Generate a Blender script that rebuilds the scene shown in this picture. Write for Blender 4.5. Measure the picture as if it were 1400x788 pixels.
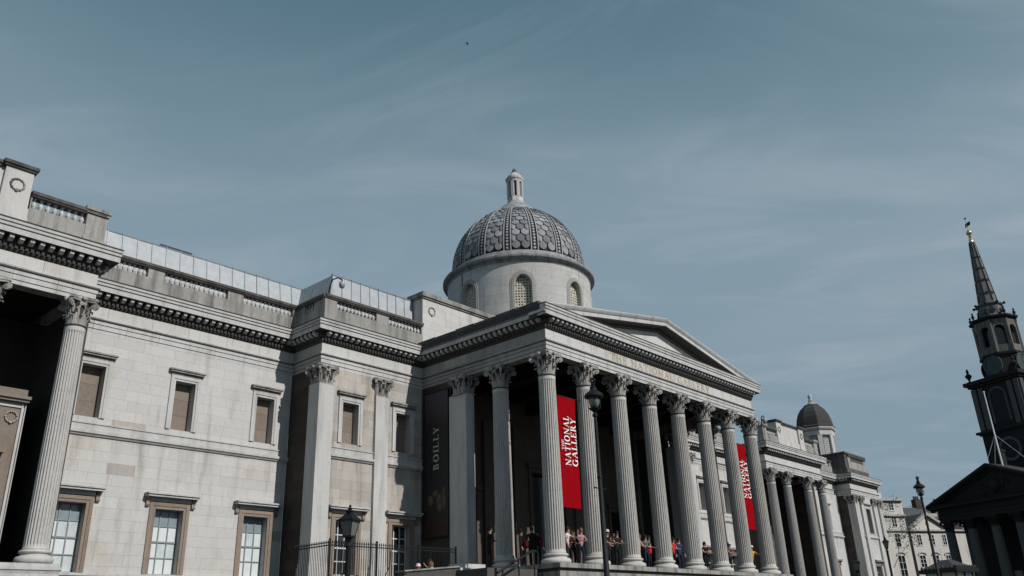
import bpy, math, random
from mathutils import Vector, Matrix
random.seed(7)
R = math.radians
PI = math.pi
for _o in list(bpy.data.objects):
    bpy.data.objects.remove(_o)
S = bpy.context.scene
COL = S.collection

# ------------------------------------------------------------------ camera
CAM = (-30.4896, -24.9177, -2.76285)
YAW, PITCH, ROLL, FPX = 0.84644, 0.39328, -0.03668, 1135.72
def cam_axes():
    cy, sy, cp, sp = math.cos(YAW), math.sin(YAW), math.cos(PITCH), math.sin(PITCH)
    fw = Vector((sy*cp, cy*cp, sp)); rt = Vector((cy, -sy, 0)); up = rt.cross(fw)
    c, s = math.cos(ROLL), math.sin(ROLL)
    return c*rt+s*up, -s*rt+c*up, fw
_r, _u, _f = cam_axes()
cd = bpy.data.cameras.new("camera")
cam = bpy.data.objects.new("camera", cd)
COL.objects.link(cam)
cd.sensor_width = 36.0
cd.lens = FPX*36.0/1400.0
cd.clip_start = 0.1
cd.clip_end = 6000
cam.matrix_world = Matrix(((_r.x, _u.x, -_f.x, CAM[0]), (_r.y, _u.y, -_f.y, CAM[1]), (_r.z, _u.z, -_f.z, CAM[2]), (0, 0, 0, 1)))
S.camera = cam

# ------------------------------------------------------------------ light
SUN_AZ, SUN_EL = 172.5, 36.5
sd = bpy.data.lights.new("sun", 'SUN')
sd.energy = 3.85
sd.angle = R(0.5)
sd.color = (1.0, 0.97, 0.93)
sun = bpy.data.objects.new("sun", sd)
COL.objects.link(sun)
_d = Vector((math.sin(R(SUN_AZ))*math.cos(R(SUN_EL)), math.cos(R(SUN_AZ))*math.cos(R(SUN_EL)), math.sin(R(SUN_EL))))
sun.rotation_euler = _d.to_track_quat('Z', 'Y').to_euler()
sun.location = (0, -40, 60)

W = bpy.data.worlds.new("World")
S.world = W
W.use_nodes = True
nt = W.node_tree
nt.nodes.clear()
def wn(t, **k):
    n = nt.nodes.new(t)
    for a, b in k.items():
        setattr(n, a, b)
    return n
out = wn('ShaderNodeOutputWorld')
bg = wn('ShaderNodeBackground')
bg.inputs['Strength'].default_value = 0.08
sky = wn('ShaderNodeTexSky', sky_type='NISHITA', sun_disc=False)
sky.sun_elevation = R(SUN_EL)
sky.sun_rotation = R(SUN_AZ)
sky.air_density = 0.85
sky.dust_density = 0.1
sky.ozone_density = 1.0
tc = wn('ShaderNodeTexCoord')
sep = wn('ShaderNodeSeparateXYZ')
nt.links.new(tc.outputs['Generated'], sep.inputs[0])
zz = wn('ShaderNodeMath', operation='MAXIMUM'); zz.inputs[1].default_value = 0.04
nt.links.new(sep.outputs['Z'], zz.inputs[0])
za = wn('ShaderNodeMath', operation='ADD'); za.inputs[1].default_value = 0.10
nt.links.new(zz.outputs[0], za.inputs[0])
dx = wn('ShaderNodeMath', operation='DIVIDE'); dy = wn('ShaderNodeMath', operation='DIVIDE')
nt.links.new(sep.outputs['X'], dx.inputs[0]); nt.links.new(za.outputs[0], dx.inputs[1])
nt.links.new(sep.outputs['Y'], dy.inputs[0]); nt.links.new(za.outputs[0], dy.inputs[1])
cmb = wn('ShaderNodeCombineXYZ')
nt.links.new(dx.outputs[0], cmb.inputs[0]); nt.links.new(dy.outputs[0], cmb.inputs[1])
def cloud_noise(theta, scale, loc, sc, det, rough, dist):
    m_ = wn('ShaderNodeMapping', vector_type='TEXTURE')
    m_.inputs['Rotation'].default_value = (0, 0, R(theta)); m_.inputs['Scale'].default_value = (*scale, 1); m_.inputs['Location'].default_value = (*loc, 0)
    nt.links.new(cmb.outputs[0], m_.inputs['Vector'])
    n_ = wn('ShaderNodeTexNoise'); n_.inputs['Scale'].default_value = sc; n_.inputs['Detail'].default_value = det
    n_.inputs['Roughness'].default_value = rough; n_.inputs['Distortion'].default_value = dist
    nt.links.new(m_.outputs[0], n_.inputs['Vector'])
    return n_
def ramp(sock, a, b, lo, hi):
    r_ = wn('ShaderNodeMapRange'); r_.interpolation_type = 'SMOOTHSTEP'
    for k_, v_ in (('From Min', a), ('From Max', b), ('To Min', lo), ('To Max', hi)): r_.inputs[k_].default_value = v_
    nt.links.new(sock, r_.inputs['Value']); return r_.outputs[0]
def mixc(fac, a, col):
    m_ = wn('ShaderNodeMix', data_type='RGBA')
    if isinstance(fac, float): m_.inputs[0].default_value = fac
    else: nt.links.new(fac, m_.inputs[0])
    nt.links.new(a, m_.inputs[6]); m_.inputs[7].default_value = (*col, 1)
    return m_.outputs[2]
big_n = cloud_noise(-40, (1.7, 1.0), (5.3, 1.1), 1.0, 7, .52, .5)      # broad soft banks
wsp_n = cloud_noise(-58, (1.8, 1.0), (4.3, 1.2), 2.2, 10, .60, 1.3)   # finer wisps
gam = wn('ShaderNodeGamma'); gam.inputs['Gamma'].default_value = 1.0
hs = wn('ShaderNodeHueSaturation')
hs.inputs['Saturation'].default_value = 0.75
hs.inputs['Hue'].default_value = 0.478
nt.links.new(sky.outputs[0], hs.inputs['Color'])
c0 = mixc(0.75, hs.outputs[0], (1.1, 2.3, 3.0))
cv = mixc(ramp(sep.outputs['Z'], .72, .38, 0.0, .88), c0, (3.05, 4.2, 5.05))      # paler towards the horizon
c1 = mixc(ramp(big_n.outputs['Fac'], .42, .74, 0.0, .75), cv, (3.35, 4.35, 5.15))
mul_ = wn('ShaderNodeMath', operation='MULTIPLY')
nt.links.new(ramp(wsp_n.outputs['Fac'], .42, .76, 0.0, .65), mul_.inputs[0]); nt.links.new(ramp(big_n.outputs['Fac'], .3, .65, .25, 1.0), mul_.inputs[1])
c2 = mixc(mul_.outputs[0], c1, (4.5, 5.35, 6.05))
nt.links.new(c2, bg.inputs['Color'])
nt.links.new(bg.outputs[0], out.inputs['Surface'])

S.view_settings.view_transform = 'Standard'
S.view_settings.look = 'None'
S.view_settings.exposure = 0.0
S.view_settings.gamma = 1.0
S.render.engine = 'CYCLES'
S.render.resolution_x, S.render.resolution_y = 1024, 576
S.cycles.max_bounces = 5
S.cycles.diffuse_bounces = 1

# ------------------------------------------------------------------ materials
def stone(name, c, soot=0.0, streak=0.0, tone=0.25, rough=0.85, bump=0.25, sootc=(0.045, 0.043, 0.04), warm=0.35, brick=None, mottle=1.0, ledge=False):
    m = bpy.data.materials.new(name); m.use_nodes = True
    t = m.node_tree; N = t.nodes; L = t.links
    b = N['Principled BSDF']; b.inputs['Roughness'].default_value = rough
    b.inputs['Specular IOR Level'].default_value = 0.25
    def nd(ty, **k):
        n = N.new(ty)
        for a, v in k.items(): setattr(n, a, v)
        return n
    geo = nd('ShaderNodeNewGeometry'); oi = nd('ShaderNodeObjectInfo')
    rs = nd('ShaderNodeMath', operation='ADD')
    L.new(geo.outputs['Random Per Island'], rs.inputs[0]); L.new(oi.outputs['Random'], rs.inputs[1])
    fr = nd('ShaderNodeMath', operation='FRACT'); L.new(rs.outputs[0], fr.inputs[0])
    # per-piece tone
    tone_r = nd('ShaderNodeMapRange'); tone_r.inputs['To Min'].default_value = 1-tone; tone_r.inputs['To Max'].default_value = 1+tone*0.45
    L.new(fr.outputs[0], tone_r.inputs['Value'])
    nz = nd('ShaderNodeTexNoise'); nz.inputs['Scale'].default_value = 0.55; nz.inputs['Detail'].default_value = 8; nz.inputs['Roughness'].default_value = 0.65
    L.new(geo.outputs['Position'], nz.inputs['Vector'])
    nf = nd('ShaderNodeTexNoise'); nf.inputs['Scale'].default_value = 7.0; nf.inputs['Detail'].default_value = 6; nf.inputs['Roughness'].default_value = 0.7
    L.new(geo.outputs['Position'], nf.inputs['Vector'])
    # warm / cool drift
    w = nd('ShaderNodeMix', data_type='RGBA')
    w.inputs[6].default_value = (*c, 1)
    w.inputs[7].default_value = (c[0]*0.82, c[1]*0.72, c[2]*0.6, 1)
    wr = nd('ShaderNodeMapRange'); wr.inputs['From Min'].default_value = 0.56; wr.inputs['From Max'].default_value = 0.74; wr.inputs['To Max'].default_value = warm*2
    L.new(nz.outputs['Fac'], wr.inputs['Value']); L.new(wr.outputs[0], w.inputs[0])
    mul = nd('ShaderNodeMix', data_type='RGBA', blend_type='MULTIPLY'); mul.inputs[0].default_value = 1.0
    L.new(w.outputs[2], mul.inputs[6]); L.new(tone_r.outputs[0], mul.inputs[7])
    fm = nd('ShaderNodeMapRange'); fm.inputs['From Min'].default_value = 0.25; fm.inputs['From Max'].default_value = 0.75
    fm.inputs['To Min'].default_value = 1-.18*mottle; fm.inputs['To Max'].default_value = 1+.12*mottle
    L.new(nf.outputs['Fac'], fm.inputs['Value'])
    mul2 = nd('ShaderNodeMix', data_type='RGBA', blend_type='MULTIPLY'); mul2.inputs[0].default_value = 1.0
    L.new(mul.outputs[2], mul2.inputs[6]); L.new(fm.outputs[0], mul2.inputs[7])
    last = mul2.outputs[2]
    if brick:
        uv = nd('ShaderNodeTexCoord')
        bt = nd('ShaderNodeTexBrick')
        bt.inputs['Color1'].default_value = (1, 1, 1, 1); bt.inputs['Color2'].default_value = (0.9, 0.895, 0.885, 1)
        bt.inputs['Mortar'].default_value = (0.7, 0.69, 0.67, 1)
        bt.inputs['Scale'].default_value = 1.0; bt.inputs['Brick Width'].default_value = brick[0]; bt.inputs['Row Height'].default_value = brick[1]
        bt.inputs['Mortar Size'].default_value = 0.012
        L.new(uv.outputs['UV'], bt.inputs['Vector'])
        mb_ = nd('ShaderNodeMix', data_type='RGBA', blend_type='MULTIPLY'); mb_.inputs[0].default_value = 1.0
        L.new(last, mb_.inputs[6]); L.new(bt.outputs['Color'], mb_.inputs[7]); last = mb_.outputs[2]
    if soot > 0 or streak > 0:
        mpn = nd('ShaderNodeMapping'); mpn.inputs['Scale'].default_value = (2.4, 2.4, 0.28)
        L.new(geo.outputs['Position'], mpn.inputs['Vector'])
        ns = nd('ShaderNodeTexNoise'); ns.inputs['Scale'].default_value = 1.0; ns.inputs['Detail'].default_value = 7; ns.inputs['Roughness'].default_value = 0.62
        L.new(mpn.outputs[0], ns.inputs['Vector'])
        sr = nd('ShaderNodeMapRange'); sr.inputs['From Min'].default_value = 0.62-0.28*max(soot, streak); sr.inputs['From Max'].default_value = 0.80-0.18*soot
        sr.inputs['To Max'].default_value = min(1.0, 0.35+soot*0.65 if soot else 0.45)
        L.new(ns.outputs['Fac'], sr.inputs['Value'])
        sm = nd('ShaderNodeMix', data_type='RGBA'); sm.inputs[7].default_value = (*sootc, 1)
        L.new(sr.outputs[0], sm.inputs[0]); L.new(last, sm.inputs[6]); last = sm.outputs[2]
        if ledge:   # rust-brown drips that run down from the string course
            sx = nd('ShaderNodeSeparateXYZ'); L.new(geo.outputs['Position'], sx.inputs[0])
            zr = nd('ShaderNodeMapRange'); zr.inputs['From Min'].default_value = 3.6; zr.inputs['From Max'].default_value = 5.4; zr.inputs['To Max'].default_value = 1.0
            L.new(sx.outputs['Z'], zr.inputs['Value'])
            cut = nd('ShaderNodeMath', operation='LESS_THAN'); cut.inputs[1].default_value = 5.5; L.new(sx.outputs['Z'], cut.inputs[0])
            mpd = nd('ShaderNodeMapping'); mpd.inputs['Scale'].default_value = (1.5, 1.5, 0.16); L.new(geo.outputs['Position'], mpd.inputs['Vector'])
            nd2 = nd('ShaderNodeTexNoise'); nd2.inputs['Scale'].default_value = 1.6; nd2.inputs['Detail'].default_value = 6; L.new(mpd.outputs[0], nd2.inputs['Vector'])
            a1 = nd('ShaderNodeMapRange'); a1.inputs['From Min'].default_value = 0.42; a1.inputs['From Max'].default_value = 0.75; a1.inputs['To Max'].default_value = .35
            L.new(nd2.outputs['Fac'], a1.inputs['Value'])
            m1 = nd('ShaderNodeMath', operation='MULTIPLY'); L.new(zr.outputs[0], m1.inputs[0]); L.new(cut.outputs[0], m1.inputs[1])
            m2 = nd('ShaderNodeMath', operation='MULTIPLY'); L.new(m1.outputs[0], m2.inputs[0]); L.new(a1.outputs[0], m2.inputs[1])
            dm_ = nd('ShaderNodeMix', data_type='RGBA'); dm_.inputs[7].default_value = (.24, .19, .15, 1)
            L.new(m2.outputs[0], dm_.inputs[0]); L.new(last, dm_.inputs[6]); last = dm_.outputs[2]
    L.new(last, b.inputs['Base Color'])
    bp = nd('ShaderNodeBump'); bp.inputs['Strength'].default_value = bump; bp.inputs['Distance'].default_value = 0.03
    L.new(nf.outputs['Fac'], bp.inputs['Height']); L.new(bp.outputs[0], b.inputs['Normal'])
    return m

def plain(name, c, rough=0.6, metal=0.0, var=0.15, spec=0.4):
    m = bpy.data.materials.new(name); m.use_nodes = True
    t = m.node_tree; b = t.nodes['Principled BSDF']
    b.inputs['Roughness'].default_value = rough; b.inputs['Metallic'].default_value = metal
    b.inputs['Specular IOR Level'].default_value = spec
    g = t.nodes.new('ShaderNodeNewGeometry'); n = t.nodes.new('ShaderNodeTexNoise')
    n.inputs['Scale'].default_value = 3.0; n.inputs['Detail'].default_value = 6
    t.links.new(g.outputs['Position'], n.inputs['Vector'])
    mr = t.nodes.new('ShaderNodeMapRange'); mr.inputs['From Min'].default_value = 0.3; mr.inputs['From Max'].default_value = 0.7
    mr.inputs['To Min'].default_value = 1-var; mr.inputs['To Max'].default_value = 1+var
    t.links.new(n.outputs['Fac'], mr.inputs['Value'])
    mm = t.nodes.new('ShaderNodeMix'); mm.data_type = 'RGBA'; mm.blend_type = 'MULTIPLY'; mm.inputs[0].default_value = 1
    mm.inputs[6].default_value = (*c, 1)
    t.links.new(mr.outputs[0], mm.inputs[7]); t.links.new(mm.outputs[2], b.inputs['Base Color'])
    return m

M = {
 'stone': stone('ashlar_stone', (0.50, 0.488, 0.47), streak=0.34, tone=0.06, warm=0.3, mottle=0.4, ledge=True),
 'trim': stone('moulded_stone', (0.485, 0.478, 0.466), streak=0.55, tone=0.09, warm=0.2, mottle=0.5),
 'soot': stone('sooty_stone', (0.31, 0.30, 0.28), soot=0.62, tone=0.15),
 'black': stone('soot_black_stone', (0.11, 0.103, 0.096), soot=0.85, tone=0.15),
 'west_shade': stone('west_shade_stone', (0.34, 0.335, 0.325), streak=0.4, soot=0.0, tone=0.25),  # darker copy of the stone, west-side shade put into the colour
 'soot_shade': stone('soot_and_shade_stone', (0.06, 0.056, 0.052), soot=0.5, tone=0.1),  # near-black: soot, plus shade put into the colour of recessed parts
 'column': stone('fluted_stone', (0.50, 0.478, 0.45), streak=0.45, tone=0.06, warm=0.25),
 'palecolumn': stone('pale_fluted_stone', (0.48, 0.465, 0.445), streak=0.35, tone=0.06, warm=0.2),
 'capital': stone('carved_stone', (0.40, 0.385, 0.36), soot=0.7, tone=0.1),
 'tan': stone('tan_stone', (0.25, 0.20, 0.16), streak=0.3, tone=0.15),
 'panel': stone('blind_panel_stone', (0.22, 0.18, 0.15), streak=0.3, tone=0.1),
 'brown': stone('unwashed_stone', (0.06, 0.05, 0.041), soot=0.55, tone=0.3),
 'pink': stone('stained_stone', (0.42, 0.385, 0.35), streak=0.5, tone=0.18, warm=0.6, mottle=0.6, ledge=True),
 'inner': stone('sheltered_stone', (0.115, 0.097, 0.08), streak=0.3, tone=0.15),  # light stone darkened, the interior shade put into its colour
 'ceil': stone('ceiling_plaster', (0.012, 0.011, 0.010), soot=0.4, tone=0.1),  # near-black, portico shade put into the plaster colour
 'drum': stone('drum_stone', (0.46, 0.452, 0.44), streak=0.25, tone=0.05, brick=(1.3, 0.62)),
 'lattice': stone('lattice_stone', (0.5, 0.46, 0.38), tone=0.02, warm=0.1),
 'scale': stone('dome_scale_stone', (0.27, 0.275, 0.285), soot=0.2, tone=0.45, warm=0.0, sootc=(0.06, 0.062, 0.066)),
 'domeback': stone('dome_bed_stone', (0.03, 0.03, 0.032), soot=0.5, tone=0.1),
 'ribstone': stone('dome_rib_edge_stone', (0.36, 0.36, 0.365), soot=0.2, tone=0.1, warm=0),
 'rib': stone('dome_rib_stone', (0.30, 0.30, 0.305), soot=0.5, tone=0.1),
 'zinc': plain('zinc_sheet', (0.37, 0.39, 0.41), rough=0.6, metal=0.0, var=0.10),
 'seam': plain('zinc_seam', (0.22, 0.25, 0.28), rough=0.5, metal=0.3),
 'lead': plain('dark_lead', (0.035, 0.037, 0.042), rough=0.75),
 'iron': plain('black_iron', (0.010, 0.011, 0.012), rough=0.6, spec=0.2),
 'glassdark': plain('dark_glass', (0.012, 0.014, 0.016), rough=0.08, var=0.05, spec=0.6),
 'blind': plain('blind_behind_glass', (0.62, 0.66, 0.66), rough=0.25, var=0.04, spec=0.6),
 'blindgrey': plain('dull_blind_behind_glass', (0.50, 0.545, 0.55), rough=0.2, var=0.12, spec=0.6),
 'glassgrey': plain('grey_glass', (0.035, 0.042, 0.046), rough=0.1, var=0.3, spec=0.6),
 'paneteal': plain('glass_over_shade', (0.22, 0.27, 0.285), rough=0.15, var=0.1, spec=0.6),
 'barpaint': plain('white_glazing_paint', (0.62, 0.63, 0.62), rough=0.5, var=0.05),
 'bargrey': plain('grey_glazing_paint', (0.22, 0.24, 0.25), rough=0.5, var=0.05),
 'red': plain('red_banner_cloth', (0.25, 0.002, 0.006), rough=0.9, var=0.08, spec=0.03),
 'white': plain('white_print', (0.8, 0.78, 0.76), rough=0.8, var=0.02),
 'gold': plain('gilded_letters', (0.50, 0.40, 0.25), rough=0.4, metal=0.3, var=0.2),
 'asphalt': plain('asphalt', (0.05, 0.05, 0.052), rough=0.9, var=0.25),
 'paving': stone('york_paving', (0.09, 0.085, 0.08), streak=0.3, tone=0.1),
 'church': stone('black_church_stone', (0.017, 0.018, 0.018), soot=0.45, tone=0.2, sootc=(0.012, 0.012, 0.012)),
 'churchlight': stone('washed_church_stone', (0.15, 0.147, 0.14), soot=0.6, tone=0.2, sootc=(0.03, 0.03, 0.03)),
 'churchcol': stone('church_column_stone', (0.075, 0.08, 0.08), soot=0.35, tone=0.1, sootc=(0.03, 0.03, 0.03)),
 'stucco': stone('white_stucco', (0.56, 0.535, 0.50), streak=0.2, tone=0.04, warm=0.2),
 'stuccotrim': stone('stucco_trim', (0.42, 0.40, 0.37), streak=0.4, tone=0.04, warm=0.2),
 'slate': plain('slate_roof', (0.04, 0.042, 0.05), rough=0.7),
 'brickred': plain('dark_brick', (0.045, 0.034, 0.03), rough=0.9, var=0.3),
 'bark': plain('tree_bark', (0.16, 0.14, 0.11), rough=0.9, var=0.3),
 'leaf': plain('young_leaf', (0.085, 0.085, 0.032), rough=0.6, var=0.35),
 'gilt': plain('gilt_metal', (0.55, 0.45, 0.25), rough=0.3, metal=0.8),
 'lampglass': plain('lamp_glass', (0.13, 0.145, 0.145), rough=0.12, var=0.1, spec=0.7),
 'clock': plain('clock_face_teal', (0.022, 0.045, 0.046), rough=0.5),
 'poleWhite': plain('white_pole_paint', (0.7, 0.72, 0.72), rough=0.4, var=0.05),
 'green': plain('kiosk_green_glass', (0.25, 0.32, 0.27), rough=0.3),
}

# ------------------------------------------------------------------ mesh helper
class MB:
    def __init__(s): s.v = []; s.f = []; s.uv = None
    def add(s, vs, fs):
        n = len(s.v); s.v += [tuple(v) for v in vs]; s.f += [tuple(i+n for i in f) for f in fs]; return s
    def box(s, x0, y0, z0, x1, y1, z1):
        if x1 < x0: x0, x1 = x1, x0
        if y1 < y0: y0, y1 = y1, y0
        if z1 < z0: z0, z1 = z1, z0
        return s.add([(x0,y0,z0),(x1,y0,z0),(x1,y1,z0),(x0,y1,z0),(x0,y0,z1),(x1,y0,z1),(x1,y1,z1),(x0,y1,z1)],
                     [(0,3,2,1),(4,5,6,7),(0,1,5,4),(1,2,6,5),(2,3,7,6),(3,0,4,7)])
    def lathe(s, prof, n=24, c=(0,0), a0=0.0, sx=1.0, phase=0.0, flat=False):
        # prof: (r,z) bottom to top
        base = len(s.v)
        for (r, z) in prof:
            for i in range(n):
                a = phase+2*PI*i/n
                s.v.append((c[0]+r*math.cos(a), c[1]+r*math.sin(a), z))
        for j in range(len(prof)-1):
            for i in range(n):
                k = (i+1) % n
                s.f.append((base+j*n+i, base+j*n+k, base+(j+1)*n+k, base+(j+1)*n+i))
        s.f.append(tuple(base+i for i in reversed(range(n))))
        t = base+(len(prof)-1)*n
        s.f.append(tuple(t+i for i in range(n)))
        return s
    def prism(s, poly, z0, z1):
        n = len(poly)
        vs = [(p[0], p[1], z0) for p in poly]+[(p[0], p[1], z1) for p in poly]
        fs = [tuple(reversed(range(n))), tuple(range(n, 2*n))]+[(i, (i+1) % n, n+(i+1) % n, n+i) for i in range(n)]
        return s.add(vs, fs)
    def xz(s, poly, y0, y1):   # polygon in x,z (counter-clockwise seen from -y), extruded y0 front .. y1 back
        n = len(poly)
        vs = [(p[0], y0, p[1]) for p in poly]+[(p[0], y1, p[1]) for p in poly]
        fs = [tuple(range(n)), tuple(reversed(range(n, 2*n)))]+[((i+1) % n, i, n+i, n+(i+1) % n) for i in range(n)]
        return s.add(vs, fs)
    def tube(s, p0, p1, r0, r1=None, n=6):
        r1 = r0 if r1 is None else r1
        p0 = Vector(p0); p1 = Vector(p1); d = (p1-p0).normalized()
        a = d.orthogonal().normalized(); b = d.cross(a)
        vs = [p0+(a*math.cos(2*PI*i/n)+b*math.sin(2*PI*i/n))*r0 for i in range(n)]
        vs += [p1+(a*math.cos(2*PI*i/n)+b*math.sin(2*PI*i/n))*r1 for i in range(n)]
        return s.add(vs, [(i, (i+1) % n, n+(i+1) % n, n+i) for i in range(n)]+[tuple(reversed(range(n))), tuple(range(n, 2*n))])
    def path(s, pts, r, n=6):
        for a, b in zip(pts[:-1], pts[1:]): s.tube(a, b, r, r, n)
        return s
    def sphere(s, c, r, n=10, m=6, sz=1.0):
        prof = [(max(0.001, r*math.cos(-PI/2+PI*j/m)), c[2]+sz*r*math.sin(-PI/2+PI*j/m)) for j in range(m+1)]
        return s.lathe(prof, n, (c[0], c[1]))
    def disc(s, c, ax, r, th, n=10):
        ax = Vector(ax).normalized(); c = Vector(c)
        return s.tube(c-ax*th/2, c+ax*th/2, r, r, n)
    def sweep(s, pts, prof, miters=None):
        # prof: closed loop of (outward, z); pts plan points; outward = right of travel
        n = len(pts); ms = miters or miter(pts)
        k = len(prof); base = len(s.v)
        for p, m in zip(pts, ms):
            for (o, z) in prof: s.v.append((p[0]+m[0]*o, p[1]+m[1]*o, z))
        for i in range(n-1):
            for j in range(k):
                l = (j+1) % k
                s.f.append((base+i*k+j, base+(i+1)*k+j, base+(i+1)*k+l, base+i*k+l))
        s.f.append(tuple(base+j for j in range(k)))
        s.f.append(tuple(base+(n-1)*k+j for j in reversed(range(k))))
        return s
    def xf(s, mat, start=0):
        for i in range(start, len(s.v)): s.v[i] = tuple(mat @ Vector(s.v[i]))
        return s
def miter(pts):
    ns = []
    for a, b in zip(pts[:-1], pts[1:]):
        d = Vector((b[0]-a[0], b[1]-a[1])).normalized(); ns.append(Vector((d.y, -d.x)))
    ms = [ns[0]]
    for a, b in zip(ns[:-1], ns[1:]): ms.append((a+b)/(1+a.dot(b)))
    ms.append(ns[-1])
    return [tuple(m) for m in ms]
def sweep_pieces(pts, prof, maxlen, gap=0.012):
    ms = miter(pts); res = []
    for i in range(len(pts)-1):
        a = Vector(pts[i]); b = Vector(pts[i+1]); d = b-a; L = d.length; d.normalize(); nn = (d.y, -d.x)
        k = max(1, round(L/maxlen)); cuts = [L*j/k + (random.uniform(-.12, .12) if 0 < j < k else 0) for j in range(k+1)]
        for j in range(k):
            p0 = a+d*(cuts[j]+(gap/2 if j else 0)); p1 = a+d*(cuts[j+1]-(gap/2 if j < k-1 else 0))
            q_ = MB().sweep([tuple(p0), tuple(p1)], prof, [ms[i] if j == 0 else nn, ms[i+1] if j == k-1 else nn]); q_.seg = i; res.append(q_)
    return res

def mesh_of(mb, name, mat, smooth=False, angle=40):
    me = bpy.data.meshes.new(name)
    me.from_pydata(mb.v, [], mb.f)
    import bmesh
    bm = bmesh.new(); bm.from_mesh(me); bmesh.ops.recalc_face_normals(bm, faces=bm.faces); bm.to_mesh(me); bm.free()
    if isinstance(mat, (list, tuple)):
        for q in mat: me.materials.append(q)
    else: me.materials.append(mat)
    if smooth:
        me.shade_smooth(); me.set_sharp_from_angle(angle=R(angle))
    return me
def link(name, data, parent=None, loc=None, rz=0.0, scale=None):
    o = bpy.data.objects.new(name, data); COL.objects.link(o)
    if parent is not None: o.parent = parent
    if loc is not None: o.location = loc
    if rz: o.rotation_euler = (0, 0, rz)
    if scale is not None: o.scale = scale
    return o
def obj(name, mb, mat, parent=None, smooth=False, stuff=False, angle=40):
    o = link(name, mesh_of(mb, name, mat, smooth, angle), parent)
    if stuff: o['kind'] = 'stuff'
    return o
def thing(name, label, cat, loc=(0, 0, 0), rz=0.0, group=None):
    o = bpy.data.objects.new(name, None); COL.objects.link(o)
    o.empty_display_size = 0.3
    o.location = loc; o.rotation_euler = (0, 0, rz)
    o['label'] = label; o['category'] = cat
    if group: o['group'] = group
    return o
def tag(o, label, cat, group=None):
    o['label'] = label; o['category'] = cat
    if group: o['group'] = group
    return o
def struct(o):
    o['kind'] = 'structure'; return o
def dup(root, loc, rz=None, label=None):
    r = root.copy(); COL.objects.link(r); r.location = loc
    if rz is not None: r.rotation_euler = (0, 0, rz)
    if label: r['label'] = label
    for ch in list(root.children):
        c = ch.copy(); COL.objects.link(c); c.parent = r
        for g in ch.children:
            d = g.copy(); COL.objects.link(d); d.parent = c
    return r
UNIT = {}
def unit(mat):
    if mat.name not in UNIT: UNIT[mat.name] = mesh_of(MB().box(0, 0, 0, 1, 1, 1), 'unit_block', mat)
    return UNIT[mat.name]

# ------------------------------------------------------------------ ground
GZ = -4.4
struct(obj('ground', MB().add([(-2500, -2500, GZ), (2500, -2500, GZ), (2500, 2500, GZ), (-2500, 2500, GZ)], [(0, 1, 2, 3)]), M['asphalt']))
struct(obj('pavement', MB().box(-60, -19, GZ-0.3, 95, 30, GZ+0.13), M['paving']))

# ------------------------------------------------------------------ museum
MUS = thing('museum_building', 'long pale stone museum with domed centre, columned portico and low pediment', 'museum', (0, 0, 0))
YA, YB, YC = 7.88, 11.25, 8.77
XC, XA = -7.09, -18.63
XE = 21.283
XP, XP2, YP = 63.33, 71.42, 9.62
XA2 = 51.5
PATH = [(-34, YA), (XA, YA), (XA, YB), (XC, YB), (XC, YC), (-.283, YC), (-.283, -.283), (XE, -.283), (XE, YC), (28.09, YC), (28.09, YB),
        (39.63, YB), (39.63, YA), (XA2, YA), (XA2, YB), (XP, YB), (XP, YP), (XP2, YP), (XP2, 24)]

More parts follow.
